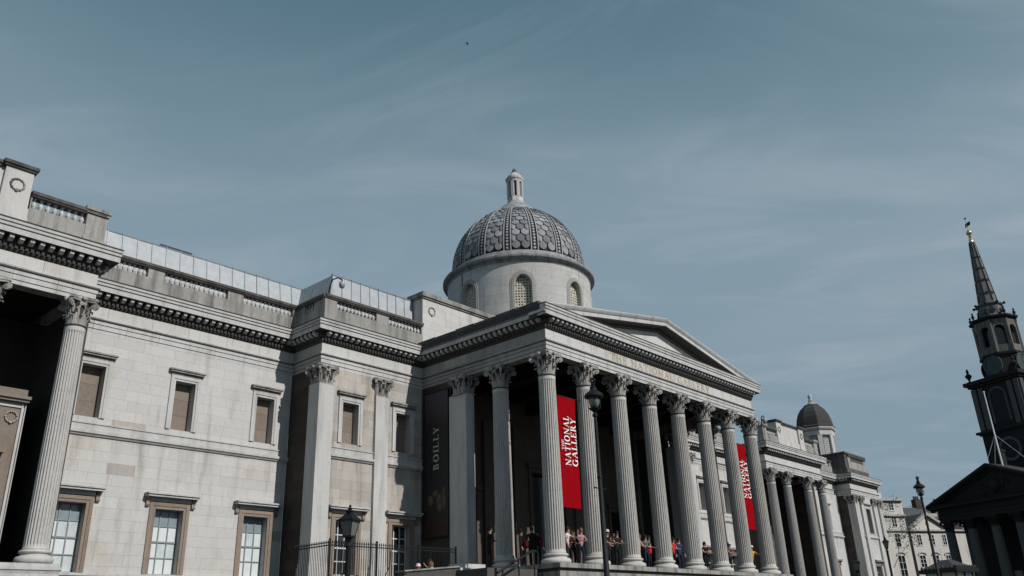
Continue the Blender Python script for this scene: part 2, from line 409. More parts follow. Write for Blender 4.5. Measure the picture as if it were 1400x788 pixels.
BLOCKS = []   # (weight, parent, mat, loc, rz, scale)
CAMV = Vector(CAM)
def sub_rect(r, h):
    x0, x1, z0, z1 = r; a0, a1, b0, b1 = h
    if x1 <= a0 or x0 >= a1 or z1 <= b0 or z0 >= b1: return [r]
    o = []
    if x0 < a0: o.append((x0, a0, z0, z1))
    if x1 > a1: o.append((a1, x1, z0, z1))
    m0, m1 = max(x0, a0), min(x1, a1)
    if z0 < b0: o.append((m0, m1, z0, b0))
    if z1 > b1: o.append((m0, m1, b1, z1))
    return o
def wall(p, q, z0, z1, mat='stone', openings=(), thick=0.6, course=0.46, blen=1.15, weight=1.0, proud=0.010, name='wall', blocks=True):
    """ashlar wall from plan point p to q, outward face on the right of travel"""
    p = Vector(p); q = Vector(q); d = q-p; L = d.length; ang = math.atan2(d.y, d.x)
    mat_ = Matrix.Translation((p.x, p.y, 0)) @ Matrix.Rotation(ang, 4, 'Z')
    ops = [(o[0]-p.x, o[1]-p.x, o[2], o[3]) if abs(d.y) < 1e-6 else o for o in openings]
    xs = sorted({0, L, *[v for o in ops for v in o[:2] if 0 < v < L]})
    zs = sorted({z0, z1, *[v for o in ops for v in o[2:] if z0 < v < z1]})
    mb = MB()
    off = proud if blocks else 0
    for a, b in zip(xs[:-1], xs[1:]):
        run = None
        for c, e in zip(zs[:-1], zs[1:]):
            mx_, mz_ = (a+b)/2, (c+e)/2
            if any(o[0] < mx_ < o[1] and o[2] < mz_ < o[3] for o in ops):
                if run: mb.box(a, off, run[0], b, thick, run[1]); run = None
            else: run = (run[0], e) if run else (c, e)
        if run: mb.box(a, off, run[0], b, thick, run[1])
    mb.xf(mat_)
    w = obj(name, mb, M[mat], MUS)
    if blocks:
        n = max(1, round((z1-z0)/course)); h = (z1-z0)/n
        dv = Vector((d.x/L, d.y/L, 0))
        for j in range(n):
            x = -random.uniform(0.2, 1.0)*blen
            while x < L:
                bl = blen*random.uniform(0.75, 1.3)
                r = (max(0, x), min(L, x+bl), z0+j*h, z0+(j+1)*h)
                x += bl
                if r[1]-r[0] < 0.05: continue
                rs = [r]
                for o in ops: rs = [t for k in rs for t in sub_rect(k, o)]
                for (a, b, c, e) in rs:
                    if b-a < 0.03 or e-c < 0.03: continue
                    g = 0.0025
                    mk = 'pink' if mat == 'stone' and random.random() < .02 else mat
                    loc = Vector((p.x, p.y, 0))+dv*(a+g)+Vector((0, 0, c+g))
                    BLOCKS.append((weight*(b-a)*(e-c)/(loc-CAMV).length_squared, w, mk, tuple(loc), ang, (b-a-2*g, 0.05, e-c-2*g)))
    return w

# --- windows
def blank_window(cx, y, w, z0, z1, frame='trim', panel='panel', hood=True):
    """upper blind window: recessed stone panel in a moulded surround with a small cornice"""
    t = obj('blind_window', MB().box(cx-w/2, y+.43, z0, cx+w/2, y+.55, z1), M['soot_shade'], MUS)
    k = 3; hh = (z1-z0)/k
    for j in range(k):
        link('panel_stone', unit(M[panel]), t, (cx-w/2+.004, y+.41+random.uniform(0, .012), z0+hh*j+.004), 0, (w-.008, .1, hh-.010))
    f = MB(); fw = 0.24
    for (a, b, o, i) in ((0.0, 0.11, .075, 0), (0.10, fw, .05, 0)):
        pass
    f.box(cx-w/2-fw, y-.07, z0, cx-w/2-.1, y+.04, z1+fw); f.box(cx+w/2+.1, y-.07, z0, cx+w/2+fw, y+.04, z1+fw)
    f.box(cx-w/2-.1, y-.07, z1+.1, cx+w/2+.1, y+.04, z1+fw)
    f.box(cx-w/2-.1, y-.04, z0, cx-w/2+.003, y+.04, z1+.1); f.box(cx+w/2-.003, y-.04, z0, cx+w/2+.1, y+.04, z1+.1)
    f.box(cx-w/2+.003, y-.04, z1-.003, cx+w/2-.003, y+.04, z1+.1)
    obj('frame', f, M[frame], t)
    if hood:
        h = MB()
        h.box(cx-w/2-fw-.02, y-.05, z1+fw+.002, cx+w/2+fw+.02, y+.03, z1+fw+.14)
        h.box(cx-w/2-fw-.1, y-.17, z1+fw+.142, cx+w/2+fw+.1, y+.03, z1+fw+.22)
        h.box(cx-w/2-fw-.14, y-.22, z1+fw+.222, cx+w/2+fw+.14, y+.03, z1+fw+.29)
        obj('hood', h, M['soot'], t)
    return t
def console(mb, cx, y, z, w=0.16, h=0.42):
    pr = [(0, 0), (.10, .03), (.13, .10), (.09, .2), (.14, .3), (.24, .36), (.25, h), (0, h)]
    n = len(pr)
    vs = [(cx-w/2, y-o, z+a) for o, a in pr]+[(cx+w/2, y-o, z+a) for o, a in pr]
    mb.add(vs, [tuple(range(n)), tuple(reversed(range(n, 2*n)))]+[(i, (i+1) % n, n+(i+1) % n, n+i) for i in range(n)])
def sash_window(cx, y, w, z0, z1, light=True, frame='tan', cols=3, rows=4, hood=True, far=False):
    t = obj('window', MB().box(cx-w/2, y+.40, z0, cx+w/2, y+.55, z1), M['glassdark'], MUS)
    fw = 0.27
    f = MB()
    f.box(cx-w/2-fw, y-.06, z0, cx-w/2-.12, y+.04, z1+fw); f.box(cx+w/2+.12, y-.06, z0, cx+w/2+fw, y+.04, z1+fw)
    f.box(cx-w/2-.12, y-.06, z1+.12, cx+w/2+.12, y+.04, z1+fw)
    f.box(cx-w/2-.12, y-.03, z0, cx-w/2+.003, y+.04, z1+.12); f.box(cx+w/2-.003, y-.03, z0, cx+w/2+.12, y+.04, z1+.12)
    f.box(cx-w/2+.003, y-.03, z1-.003, cx+w/2-.003, y+.04, z1+.12)
    obj('frame', f, M[frame], t)
    bw = 0.045
    pw = (w-bw)/cols; ph = (z1-z0-bw)/rows
    for i in range(cols):
        for j in range(rows):
            mm = ('paneteal' if j == rows-1 or random.random() < .06 else random.choice(('blind', 'blind', 'blindgrey'))) if light else random.choice(('glassdark', 'glassdark', 'glassdark', 'glassgrey'))
            px, pz = cx-w/2+bw/2+i*pw, z0+bw/2+j*ph
            p = link('pane', unit(M[mm]), t, (px+bw/2, y+.385+random.uniform(0, .004), pz+bw/2), 0, (pw-bw, 0.012, ph-bw))
            p.rotation_euler = (random.uniform(-.01, .01), 0, random.uniform(-.008, .008))
    g = MB()
    for i in range(cols+1): g.box(cx-w/2+i*pw, y+.345, z0, cx-w/2+i*pw+bw, y+.398, z1)
    for j in range(rows+1):
        for i in range(cols):
            k = .012 if j == 2 else 0
            g.box(cx-w/2+i*pw+bw, y+.35-k, z0+j*ph-k, cx-w/2+(i+1)*pw, y+.397, z0+j*ph+bw+k)
    obj('glazing_bars', g, M['bargrey' if light else 'barpaint'], t)
    if hood:
        h = MB()
        a = w/2+fw
        h.box(cx-a-.02, y-.10, z1+fw+.03, cx+a+.02, y+.03, z1+fw+.20)
        h.box(cx-a-.26, y-.34, z1+fw+.20, cx+a+.26, y+.03, z1+fw+.29)
        h.box(cx-a-.30, y-.40, z1+fw+.292, cx+a+.30, y+.03, z1+fw+.36)
        obj('hood', h, M['trim'], t)
        for sx in (-1, 1):
            c = MB(); console(c, cx+sx*(a+.13), y, z1+fw-.225)
            obj('console', c, M[frame], t)
    return t

def string_course(pts, z0=5.36, z1=6.02, mat='trim'):
    pr = [(-.05, z0+.1), (.06, z0+.1), (.10, z0+.16), (.16, z0+.2), (.16, z0+.32), (.05, z0+.36), (.05, z1-.08), (.09, z1-.06), (.09, z1), (-.05, z1)]
    return obj('string_course', MB().sweep(pts, pr), M[mat], MUS)

# west recessed wall (B) and its twin beyond the portico
WB = [(-16.95, 1.0), (-12.78, .98), (-8.54, .98)]
LB = [-17.02, -12.82, -8.56]
def recess_wall(mirror):
    mx_ = (lambda x: 21-x) if mirror else (lambda x: x)
    ops = []
    for (c, w) in WB: ops.append((mx_(c)-w/2, mx_(c)+w/2, 6.26, 8.52))
    for c in LB: ops.append((mx_(c)-.64, mx_(c)+.64, 0.04, 2.74))
    a, b = sorted((mx_(XA), mx_(XC)))
    wall((a, YB), (b, YB), -4.3, 9.96, 'stone', ops, weight=1.0 if not mirror else .3)
    for (c, w) in WB: blank_window(mx_(c), YB, w, 6.26, 8.52)
    for c in LB: sash_window(mx_(c), YB, 1.28, 0.04, 2.74, light=not mirror)
    string_course([(a, YB), (b, YB)])
    obj('sill_course', MB().sweep([(a, YB), (b, YB)], [(-.05, -.28), (.06, -.28), (.1, -.1), (.14, -.08), (.14, .02), (-.05, .02)]), M['trim'], MUS)
recess_wall(False); recess_wall(True)

# projecting bay (C) and its twin
def bay(mirror):
    mx_ = (lambda x: 21-x) if mirror else (lambda x: x)
    a, b = sorted((mx_(XC), mx_(-.283)))
    ops = []
    for c in (-5.15, -1.66): ops += [(mx_(c)-.5, mx_(c)+.5, 6.24, 8.32), (mx_(c)-.61, mx_(c)+.61, 0.02, 2.52)]
    wall((a, YC), (b, YC), -4.3, 9.96, 'pink', ops, weight=1.0 if not mirror else .3)
    for c in (-5.15, -1.66):
        blank_window(mx_(c), YC, 1.0, 6.24, 8.32)
        sash_window(mx_(c), YC, 1.22, 0.02, 2.52, light=False)
    string_course([(mx_(-6.3 if not mirror else -3.64), YC), (mx_(-3.64 if not mirror else -6.3), YC)], 5.3, 6.0)
    string_course([(mx_(-2.76 if not mirror else -.283), YC), (mx_(-.283 if not mirror else -2.76), YC)], 5.3, 6.0)
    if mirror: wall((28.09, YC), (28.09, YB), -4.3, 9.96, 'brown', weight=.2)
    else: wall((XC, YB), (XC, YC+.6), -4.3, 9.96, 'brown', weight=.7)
bay(False); bay(True)

# --- entablature
ARCH = [(-.05, 9.95), (0, 9.95), (0, 10.12), (.035, 10.122), (.035, 10.33), (.07, 10.332), (.07, 10.5), (.11, 10.52), (.15, 10.56), (.15, 10.62), (-.05, 10.62)]
FRZ = [(-.05, 10.622), (.0, 10.622), (.0, 11.2), (-.05, 11.2)]
BED = [(-.2, 11.2), (.04, 11.2), (.09, 11.27), (.09, 11.41), (.16, 11.42), (.16, 11.72), (.528, 11.732), (-.2, 11.74)]
CORN = [(-.2, 11.742), (.53, 11.742), (.535, 11.69), (.55, 11.70), (.55, 11.91), (.49, 11.92), (.49, 11.95), (.575, 11.96),
        (.58, 12.06), (.52, 12.07), (.52, 12.10), (.60, 12.11), (.605, 12.26), (.58, 12.28), (-.2, 12.30)]
SEGM = {3: 'west_shade', 5: 'west_shade'}  # west-facing runs take the stone with shade in its colour
core = MB()
core.sweep(PATH, [(-.56, 9.952), (-.02, 9.952), (-.02, 12.2), (-.56, 12.2)])
arch = obj('architrave', core, M['soot'], MUS)
for mb in sweep_pieces(PATH[:14], ARCH, 1.5): obj('architrave_stone', mb, M[SEGM.get(mb.seg, 'trim')], arch)
rest = MB().sweep(PATH[13:], ARCH); obj('architrave_course', rest, M['trim'], arch)
frz = obj('frieze', MB().sweep(PATH, [(-.5, 10.63), (-.035, 10.63), (-.035, 11.19), (-.5, 11.19)]), M['soot'], MUS)
for mb in sweep_pieces(PATH[:14], FRZ, 1.9): obj('frieze_stone', mb, M[SEGM.get(mb.seg, 'stone')], frz)
obj('frieze_course', MB().sweep(PATH[13:], FRZ), M['stone'], frz)
corn = obj('cornice', MB().sweep(PATH, CORN), M['trim'], MUS)
obj('bed_mould', MB().sweep(PATH, BED), M['soot_shade'], corn)  # bed near-black: shade under the corona put into the colour
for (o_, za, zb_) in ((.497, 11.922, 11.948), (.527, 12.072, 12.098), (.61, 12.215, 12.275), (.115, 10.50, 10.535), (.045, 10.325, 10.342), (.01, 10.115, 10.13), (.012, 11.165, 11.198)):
    obj('soot_shade_line', MB().sweep(PATH, [(-.1, za), (o_+.004, za), (o_+.004, zb_), (-.1, zb_)]), M['soot_shade'], corn)  # black strips paint in groove shade, along with soot on the top edge
# modillions: individually where near, dentils as one course
modm = mesh_of(MB().add([(-.08, 0, 0), (.08, 0, 0), (.08, 0, .2), (-.08, 0, .2), (-.08, -.13, -.02), (.08, -.13, -.02), (.08, -.28, .08), (-.08, -.28, .08), (.08, -.29, .2), (-.08, -.29, .2)],
      [(0, 1, 5, 4), (4, 5, 6, 7), (7, 6, 8, 9), (9, 8, 2, 3), (0, 3, 2, 1), (0, 4, 7, 9, 3), (1, 2, 8, 6, 5)]), 'modillion', M['trim'])
dent = MB(); farmod = MB()
for i in range(len(PATH)-2):
    a = Vector(PATH[i]); b = Vector(PATH[i+1]); d = b-a; L = d.length; d.normalize(); nn = Vector((d.y, -d.x))
    if i == 0: a = a+d*(L-13); L = 13
    rz = math.atan2(d.y, d.x)
    prev_out = i > 0 and (Vector(PATH[i])-Vector(PATH[i-1])).normalized().cross(d) > 0
    k = round(L/0.36); st = L/k
    near = i in (0, 2, 3, 4, 5, 6)
    for j in range(k):
        p = a+d*(st*(j+.5))+nn*.16
        if near: link('modillion', modm, corn, (p.x, p.y, 11.49), rz)
        else:
            n0 = len(farmod.v); farmod.box(-.08, -.26, 0, .08, 0, .2)
            farmod.xf(Matrix.Translation((p.x, p.y, 11.49)) @ Matrix.Rotation(rz, 4, 'Z'), n0)
    kd = round(L/0.19); sd_ = L/kd
    for j in range(kd):
        p = a+d*(sd_*(j+.5))+nn*.09
        n0 = len(dent.v); dent.box(-.055, -.09, 0, .055, 0.02, .12)
        dent.xf(Matrix.Translation((p.x, p.y, 11.285)) @ Matrix.Rotation(rz, 4, 'Z'), n0)
obj('dentil_course', dent, M['soot_shade'], corn, stuff=True)  # dentils near-black, the cornice shade put into their colour
obj('modillion_course', farmod, M['trim'], corn, stuff=True)

# --- columns and capitals
def leaf_strip(mb, base_pts, width, side, rad):
    # base_pts: list of (radial, z); rad: unit radial dir; side: unit tangential dir
    n = len(base_pts); ws = [0.75, 1.0, 1.05, 0.9, 0.55, 0.3]
    vs = []
    for k, (r, z) in enumerate(base_pts):
        w = width*ws[min(k, 5)]/2
        for (s_, dr) in ((-w, -.02), (-w*.45, .012), (0, -.006), (w*.45, .012), (w, -.02)):
            q = rad*(r+dr)+side*s_; vs.append((q.x, q.y, z))
    for k, (r, z) in enumerate(base_pts):
        w = width*ws[min(k, 5)]/2
        for s_ in (w, -w):
            q = rad*(r-.05)+side*s_; vs.append((q.x, q.y, z-.015))
    fs = []
    for k in range(n-1):
        for j in range(4): fs.append((k*5+j, k*5+j+1, (k+1)*5+j+1, (k+1)*5+j))
        b = n*5
        fs += [(k*5+4, b+k*2, b+(k+1)*2, (k+1)*5+4), (b+k*2, b+k*2+1, b+(k+1)*2+1, b+(k+1)*2), (b+k*2+1, k*5, (k+1)*5, b+(k+1)*2+1)]
    b = n*5
    fs.append((0, 1, 2, 3, 4, b, b+1)); e = n-1
    fs.append((e*5+4, e*5+3, e*5+2, e*5+1, e*5, b+e*2+1, b+e*2))
    mb.add(vs, fs)
def volute(mb, c, ax, r, th):
    mb.disc(c, ax, r, th, 10); mb.disc(c, ax, r*.45, th*1.35, 8)
def capital(r, h, sq=False, a=None):
    """Corinthian capital, neck radius r, z 0..h; sq = square shaft of half width r"""
    mb = MB(); a = a or r*1.34
    if sq: 
        for (s0, s1, z0, z1) in ((r*.93, r*.95, .04, h*.55), (r*.95, r*1.1, h*.55, h*.84)):
            mb.add([(-s0,-s0,z0),(s0,-s0,z0),(s0,s0,z0),(-s0,s0,z0),(-s1,-s1,z1),(s1,-s1,z1),(s1,s1,z1),(-s1,s1,z1)], [(0,3,2,1),(4,5,6,7),(0,1,5,4),(1,2,6,5),(2,3,7,6),(3,0,4,7)])
        mb.box(-r*1.06, -r*1.06, -.01, r*1.06, r*1.06, .05)
    else:
        mb.lathe([(r*.9, .0), (r*.92, h*.4), (r*.98, h*.62), (r*1.18, h*.84)], 16)
        mb.lathe([(r*1.0, -.05), (r*1.1, -.03), (r*1.1, .02), (r*.9, .04)], 20)
    mb.core = len(mb.f)
    def P(rr, zz_): return (rr, zz_)
    for row, (hh, ph, w) in enumerate(((.36, 0, .46), (.62, .5, .44))):
        for i in range(8):
            if sq:
                face, k = divmod(i, 2); ang = face*PI/2
                rad = Vector((math.cos(ang), math.sin(ang), 0)); side = Vector((-rad.y, rad.x, 0))
                off = (k-.5)*r*1.0 if row == 0 else (k*1.0)*r*1.0*0
                if row == 1 and k == 1:
                    rad2 = (rad+side).normalized(); b0 = r*1.28; rad_, side_, offv = rad2, Vector((-rad2.y, rad2.x, 0)), Vector()
                else: rad_, side_, offv, b0 = rad, side, side*off, r*.95
                n0 = len(mb.v)
            else:
                ang = (i+ph)*PI/4; rad_ = Vector((math.cos(ang), math.sin(ang), 0)); side_ = Vector((-rad_.y, rad_.x, 0)); offv = Vector(); b0 = r*.93
                n0 = len(mb.v)
            j = random.uniform(.96, 1.04)
            pts = [P(b0, .02), P(b0+.06*r, h*hh*.45), P(b0+.13*r, h*hh*.8), P(b0+.30*r*j, h*hh*1.0), P(b0+.46*r*j, h*hh*.97), P(b0+.50*r*j, h*hh*.84)]
            leaf_strip(mb, pts, r*w, side_, rad_)
            if offv.length > 0: mb.xf(Matrix.Translation(offv), n0)
    # corner volutes on stalks, small helices mid-face
    for i in range(4):
        ang = PI/4+i*PI/2; d = Vector((math.cos(ang), math.sin(ang), 0)); t = Vector((-d.y, d.x, 0))
        rc = a*1.414
        pr = [(r*(1.25 if sq else .98), h*.45), (r*(1.35 if sq else 1.08), h*.62), (rc*.80, h*.78), (rc*.92, h*.83)]
        q = [d*x+Vector((0, 0, z)) for x, z in pr]
        mb.path([tuple(v) for v in q], h*.05, 5)
        volute(mb, tuple(d*(rc*.9)+Vector((0, 0, h*.73))), t, h*.125, .09)
        a2 = i*PI/2; d2 = Vector((math.cos(a2), math.sin(a2), 0)); t2 = Vector((-d2.y, d2.x, 0))
        for s_ in (-1, 1):
            base = d2*(r*1.02)+t2*(s_*r*.42); top = d2*(r*1.12)+t2*(s_*r*.2)
            mb.path([tuple(base+Vector((0, 0, h*.48))), tuple(top+Vector((0, 0, h*.74)))], h*.035, 5)
            volute(mb, tuple(d2*(r*1.15)+t2*(s_*r*.15)+Vector((0, 0, h*.76))), d2, h*.075, .06)
        mb.sphere(tuple(d2*(a*.99)+Vector((0, 0, h*.93))), h*.085, 8, 5)
    poly = []
    for i in range(4):
        ang = PI/4+i*PI/2; d = Vector((math.cos(ang), math.sin(ang))); t = Vector((-d.y, d.x)); dn = Vector((math.cos(ang+PI/4), math.sin(ang+PI/4)))
        rc = a*1.414
        poly += [d*rc-t*.07, d*rc+t*.07, dn*(a*.93)+(d-dn*d.dot(dn))*a*.6, dn*(a*.88), dn*(a*.93)-(d-dn*d.dot(dn))*a*.6]
    mb.prism([tuple(v*.95) for v in poly], h*.84, h*.90)
    mb.prism([tuple(v) for v in poly], h*.905, h*1.0)
    return mb
def cap_mesh(mb):
    me_ = mesh_of(mb, 'capital', [M['capital'], M['soot_shade']], True, 35)
    for pl in me_.polygons[:mb.core-20 if mb.core > 60 else mb.core-6]: pl.material_index = 1  # bell near-black behind the leaves: shade of the voids put into colour
    return me_
def shaft(r0, r1, z0, z1, nf=24, joints=(.33, .68)):
    mb = MB(); prof = []
    H = z1-z0
    def rad(t): return r0+(r1-r0)*(t**1.6)
    zs = [0, .012, .02]+[.02+.96*k/8 for k in range(1, 8)]+[.965, .975, 1.0]
    for jn in joints: zs += [jn-.0008, jn, jn+.0008]
    zs = sorted(zs)
    angs = []
    for i in range(nf):
        for (o, dep) in ((0, 0), (.26, 0), (.36, .62), (.63, 1.0), (.90, .62)): angs.append(((i+o)/nf*2*PI, dep))
    n = len(angs); base = 0
    for t in zs:
        rr = rad(t); fl = 0 if (t < .015 or t > .97) else 1
        gro = .985 if any(abs(t-j) < 1e-6 for j in joints) else 1
        if t >= .97: rr *= 1.03
        if t <= .001: rr *= 1.06
        dd = 2*PI*rr/nf*.50
        for (an, dp) in angs:
            q = (rr-dd*dp*fl)*gro
            mb.v.append((q*math.cos(an), q*math.sin(an), z0+H*t))
    for j in range(len(zs)-1):
        for i in range(n):
            k = (i+1) % n
            mb.f.append((j*n+i, j*n+k, (j+1)*n+k, (j+1)*n+i))
    mb.f.append(tuple(reversed(range(n)))); mb.f.append(tuple((len(zs)-1)*n+i for i in range(n)))
    return mb
def base_mesh(r):
    mb = MB()
    pr = [(r*1.36, .0)]
    for k in range(7):
        a = -PI/2+PI*k/6; pr.append((r*1.26+.12*math.cos(a)*r/.46, .13+.13*math.sin(a)))
    pr += [(r*1.20, .27), (r*1.10, .31), (r*1.13, .35)]
    for k in range(5):
        a = -PI/2+PI*k/4; pr.append((r*1.13+.06*math.cos(a), .41+.06*math.sin(a)))
    pr += [(r*1.05, .48), (r*1.0, .53)]
    return mb.lathe(pr, 32)
class Order:
    def __init__(s, r0, r1, zn=8.80, ztop=9.95, mt='column'):
        s.shaft = mesh_of(shaft(r0, r1, .5, zn), 'column', M[mt], True, 25)
        s.cap = cap_mesh(capital(r1*1.02, ztop-zn-.002))
        s.base = mesh_of(base_mesh(r0), 'column_base', M[mt], True, 40)
        s.zn = zn
    def put(s, x, y, rz=0.0):
        c = link('column', s.shaft, MUS, (x, y, 0), rz)
        link('capital', s.cap, c, (0, 0, s.zn)); link('column_base', s.base, c, (0, 0, 0))
        return c
big = Order(.455, .405)
for i in range(8): big.put(3.0*i, 0, 0)
for x in (0, 21):
    big.put(x, 3.1)
small = Order(.415, .365, mt='palecolumn')
for x in (-19.15, -22.3, -26.8, -29.95, 40.15, 43.3, 47.8, 50.95): small.put(x, YA+.02)

# pilasters
pcap = cap_mesh(capital(.42, .95, True, .58))
def pilaster(x, y0, y1, w=.9, z0=-.0, mat='trim', cap=True, name='pilaster'):
    mb = MB().box(x-w/2, y0, z0+.5, x+w/2, y1, 9.0)
    mb.box(x-w/2-.05, y0-.05, z0+.3, x+w/2+.05, y1, z0+.499); mb.box(x-w/2-.1, y0-.1, z0-.2, x+w/2+.1, y1, z0+.299)
    mb.box(x-w/2-.1, y0-.1, -4.3, x+w/2+.1, y1, z0-.202)
    p = obj(name, mb, M[mat], MUS)
    if cap: link('capital', pcap, p, (x, y0+.44, 8.995))
    return p
pilaster(-6.83, YC-.24, YC+.62, .9); pilaster(-3.2, YC-.15, YC+.02, .86)
pilaster(27.83, YC-.24, YC+.62, .9); pilaster(24.2, YC-.15, YC+.02, .86)
# portico antae and flank walls
for sx, x in ((1, 0.0), (-1, 21.0)):
    pilaster(x-sx*.13, 5.2, 6.45, .62)
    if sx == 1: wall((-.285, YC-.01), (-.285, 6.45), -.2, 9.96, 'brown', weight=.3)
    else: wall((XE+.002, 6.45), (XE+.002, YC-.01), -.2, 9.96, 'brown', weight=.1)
# back wall of the portico with pilasters and doorways
ops = [(1.9, 4.0, 0.1, 4.6), (8.9, 12.1, .1, 6.4), (17.0, 19.1, .1, 4.6)]
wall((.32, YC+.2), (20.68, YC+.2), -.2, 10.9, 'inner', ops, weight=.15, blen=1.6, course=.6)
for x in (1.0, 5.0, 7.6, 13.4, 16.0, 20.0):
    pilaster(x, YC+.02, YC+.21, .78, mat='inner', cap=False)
for (a, b, c, e) in ops:
    d_ = obj('doorway', MB().box(a, YC+.65, c, b, YC+.75, e), M['glassdark'], MUS)
    f = MB()
    f.box(a-.25, YC+.1, c, a, YC+.24, e+.25); f.box(b, YC+.1, c, b+.25, YC+.24, e+.25); f.box(a, YC+.1, e, b, YC+.24, e+.25)
    f.box(a-.4, YC-.05, e+.252, b+.4, YC+.24, e+.5)
    obj('frame', f, M['inner'], d_)
# ceiling with beams
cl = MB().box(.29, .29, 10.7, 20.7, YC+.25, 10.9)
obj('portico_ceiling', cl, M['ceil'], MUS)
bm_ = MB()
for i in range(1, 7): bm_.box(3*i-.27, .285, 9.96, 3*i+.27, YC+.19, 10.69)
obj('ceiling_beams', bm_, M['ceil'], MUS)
# podium
pod = MB()
pod.box(-.98, -.98, -4.35, 21.98, YC+.1, -.34)
podium = obj('podium', pod, M['soot'], MUS)
fl = MB().box(-.9, -.9, -.34, 21.9, YC+.1, -.2); obj('portico_floor', fl, M['paving'], podium)
x = -1.06
while x < 22.0:
    w_ = random.choice((1.3, 1.7, 2.1)); x2 = min(x+w_, 22.06)
    link('stone_slab', unit(M['soot']), podium, (x, -1.06, -.2), 0, (x2-x-.015, 1.75, .2))
    x = x2
for y in (0.69, 2.3, 3.9):
    link('stone_slab', unit(M['soot']), podium, (-1.06, y+.015, -.2), 0, (1.7, 1.6, .2))
fl2 = MB().box(.7, .75, -.2, 21.0, YC+.1, -.012); obj('floor_paving', fl2, M['paving'], podium)

# west colonnade (A) and twin: recess behind four columns
def colonnade(x0, x1):
    obj('colonnade_base', MB().box(x0-.12, YA-.7, -4.3, x1+.12, YB+2.2, -.35), M['trim'], MUS)
    obj('plinth_course', MB().sweep([(x0-.1, YB), (x0-.1, YA-.6), (x1+.1, YA-.6), (x1+.1, YB-.02)],
        [(-.3, -.345), (.02, -.345), (.06, -.25), (.10, -.22), (.10, -.12), (.02, -.1), (.02, -.004), (-.3, -.004)]), M['trim'], MUS)
    obj('colonnade_floor', MB().box(x0+.1, YA-.3, -.34, x1-.1, YB+2.1, -.02), M['paving'], MUS)
    obj('colonnade_ceiling', MB().box(x0+.58, YA+.58, 10.3, x1-.58, YB+2.2, 10.5), M['ceil'], MUS)
YBK = YB+1.75
colonnade(-30.5, XA); colonnade(39.63, XA2)
def colon_back(a, b):
    wall((a, YBK), (b+.3, YBK), -.2, 10.4, 'soot_shade' if a < 0 else 'inner', [], weight=.05, blen=1.3)  # near back wall has the recess shade put into its colour
WRX, WRZ = -20.22, 5.42
colon_back(-30.5, XA-.55); colon_back(39.63+.5, XA2-.5)
# jamb walls facing west inside the colonnade; shade put into the near one's colour
for (xx, mm) in ((XA-.28, 'soot_shade'), (XA2-.3, 'brown')):
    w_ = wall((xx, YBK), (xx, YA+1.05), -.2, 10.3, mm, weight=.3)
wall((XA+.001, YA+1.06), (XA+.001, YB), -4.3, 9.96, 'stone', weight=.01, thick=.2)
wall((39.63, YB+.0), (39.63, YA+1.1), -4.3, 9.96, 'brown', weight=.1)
# wreath panel: moulded surround of a niche with a ledge in the lit part of the recess
AX, AY = -19.78, 9.7
nb = obj('door_screen', MB().box(-24.6, AY, -.02, AX-.16, 12.2, 5.98), M['panel'], MUS)
fr_ = MB().box(AX-.155, AY-.07, -.02, AX-.10, 12.2, 6.0); fr_.box(AX-.098, AY-.0, -.02, AX-.04, 12.2, 6.0); fr_.box(AX-.038, AY-.07, -.02, AX, 12.2, 6.0)
fr_.box(-24.6, AY-.05, 5.80, AX-.16, AY-.002, 5.98)
obj('frame', fr_, M['trim'], nb)
lg = MB().box(-24.6, AY-.22, 6.002, AX+.03, 12.2, 6.10); lg.box(-24.6, AY-.30, 6.102, AX+.08, 12.2, 6.22); lg.box(-24.6, AY-.12, 6.222, AX-.05, 12.2, 6.50)
obj('ledge', lg, M['panel'], nb)
dr = MB().box(-24.6, AY-.16, 3.75, AX-.62, AY-.002, 4.02); dr.box(-24.6, AY-.30, 4.022, AX-.5, AY-.002, 4.14); dr.box(-24.6, AY-.1, 3.1, AX-.72, AY-.002, 3.748)
obj('hood', dr, M['tan'], nb)
def wreath_mesh(r=.24, t=.055):
    mb = MB()
    for i in range(18):
        a = 2*PI*i/18
        mb.sphere((r*math.cos(a), 0, r*math.sin(a)), t*(1.0 if i % 2 else .8), 6, 4)
    mb.disc((0, -.03, -r), (0, 1, 0), t*1.1, .05, 6)
    return mb
wm = mesh_of(wreath_mesh(), 'wreath', M['capital'], True, 60)
link('wreath', wm, nb, (WRX, AY-.03, WRZ), 0, (.85, 1, .85))

# --- end pavilion beyond the second colonnade
wall((XA2, YB), (XP, YB), -4.3, 9.96, 'stone', [(54.6, 55.7, 6.3, 8.4), (59.3, 60.4, 6.3, 8.4), (54.5, 55.8, 0.04, 2.6), (59.2, 60.5, .04, 2.6)], weight=.3)
for c in (55.15, 59.85):
    blank_window(c, YB, 1.1, 6.3, 8.4, panel='brown'); sash_window(c, YB, 1.3, .04, 2.6, light=False)
string_course([(XA2, YB), (XP, YB)])
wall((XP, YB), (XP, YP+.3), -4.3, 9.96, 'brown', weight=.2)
wall((XP, YP), (XP2, YP), -4.3, 9.96, 'stone', [(66.7, 67.95, 5.9, 8.7), (66.6, 68.0, .2, 2.6)], weight=.25)
wall((XP2, YP), (XP2, 24), -4.3, 9.96, 'stone', weight=.01)
blank_window(67.3, YP, 1.25, 5.9, 8.7, panel='glassdark'); sash_window(67.3, YP, 1.4, .2, 2.6, light=False)
string_course([(64.9, YP), (69.9, YP)])
for x in (63.72, 65.5, 69.2, 70.95): pilaster(x, YP-.22, YP+.02 if x > 64 else YP+.6, .86)

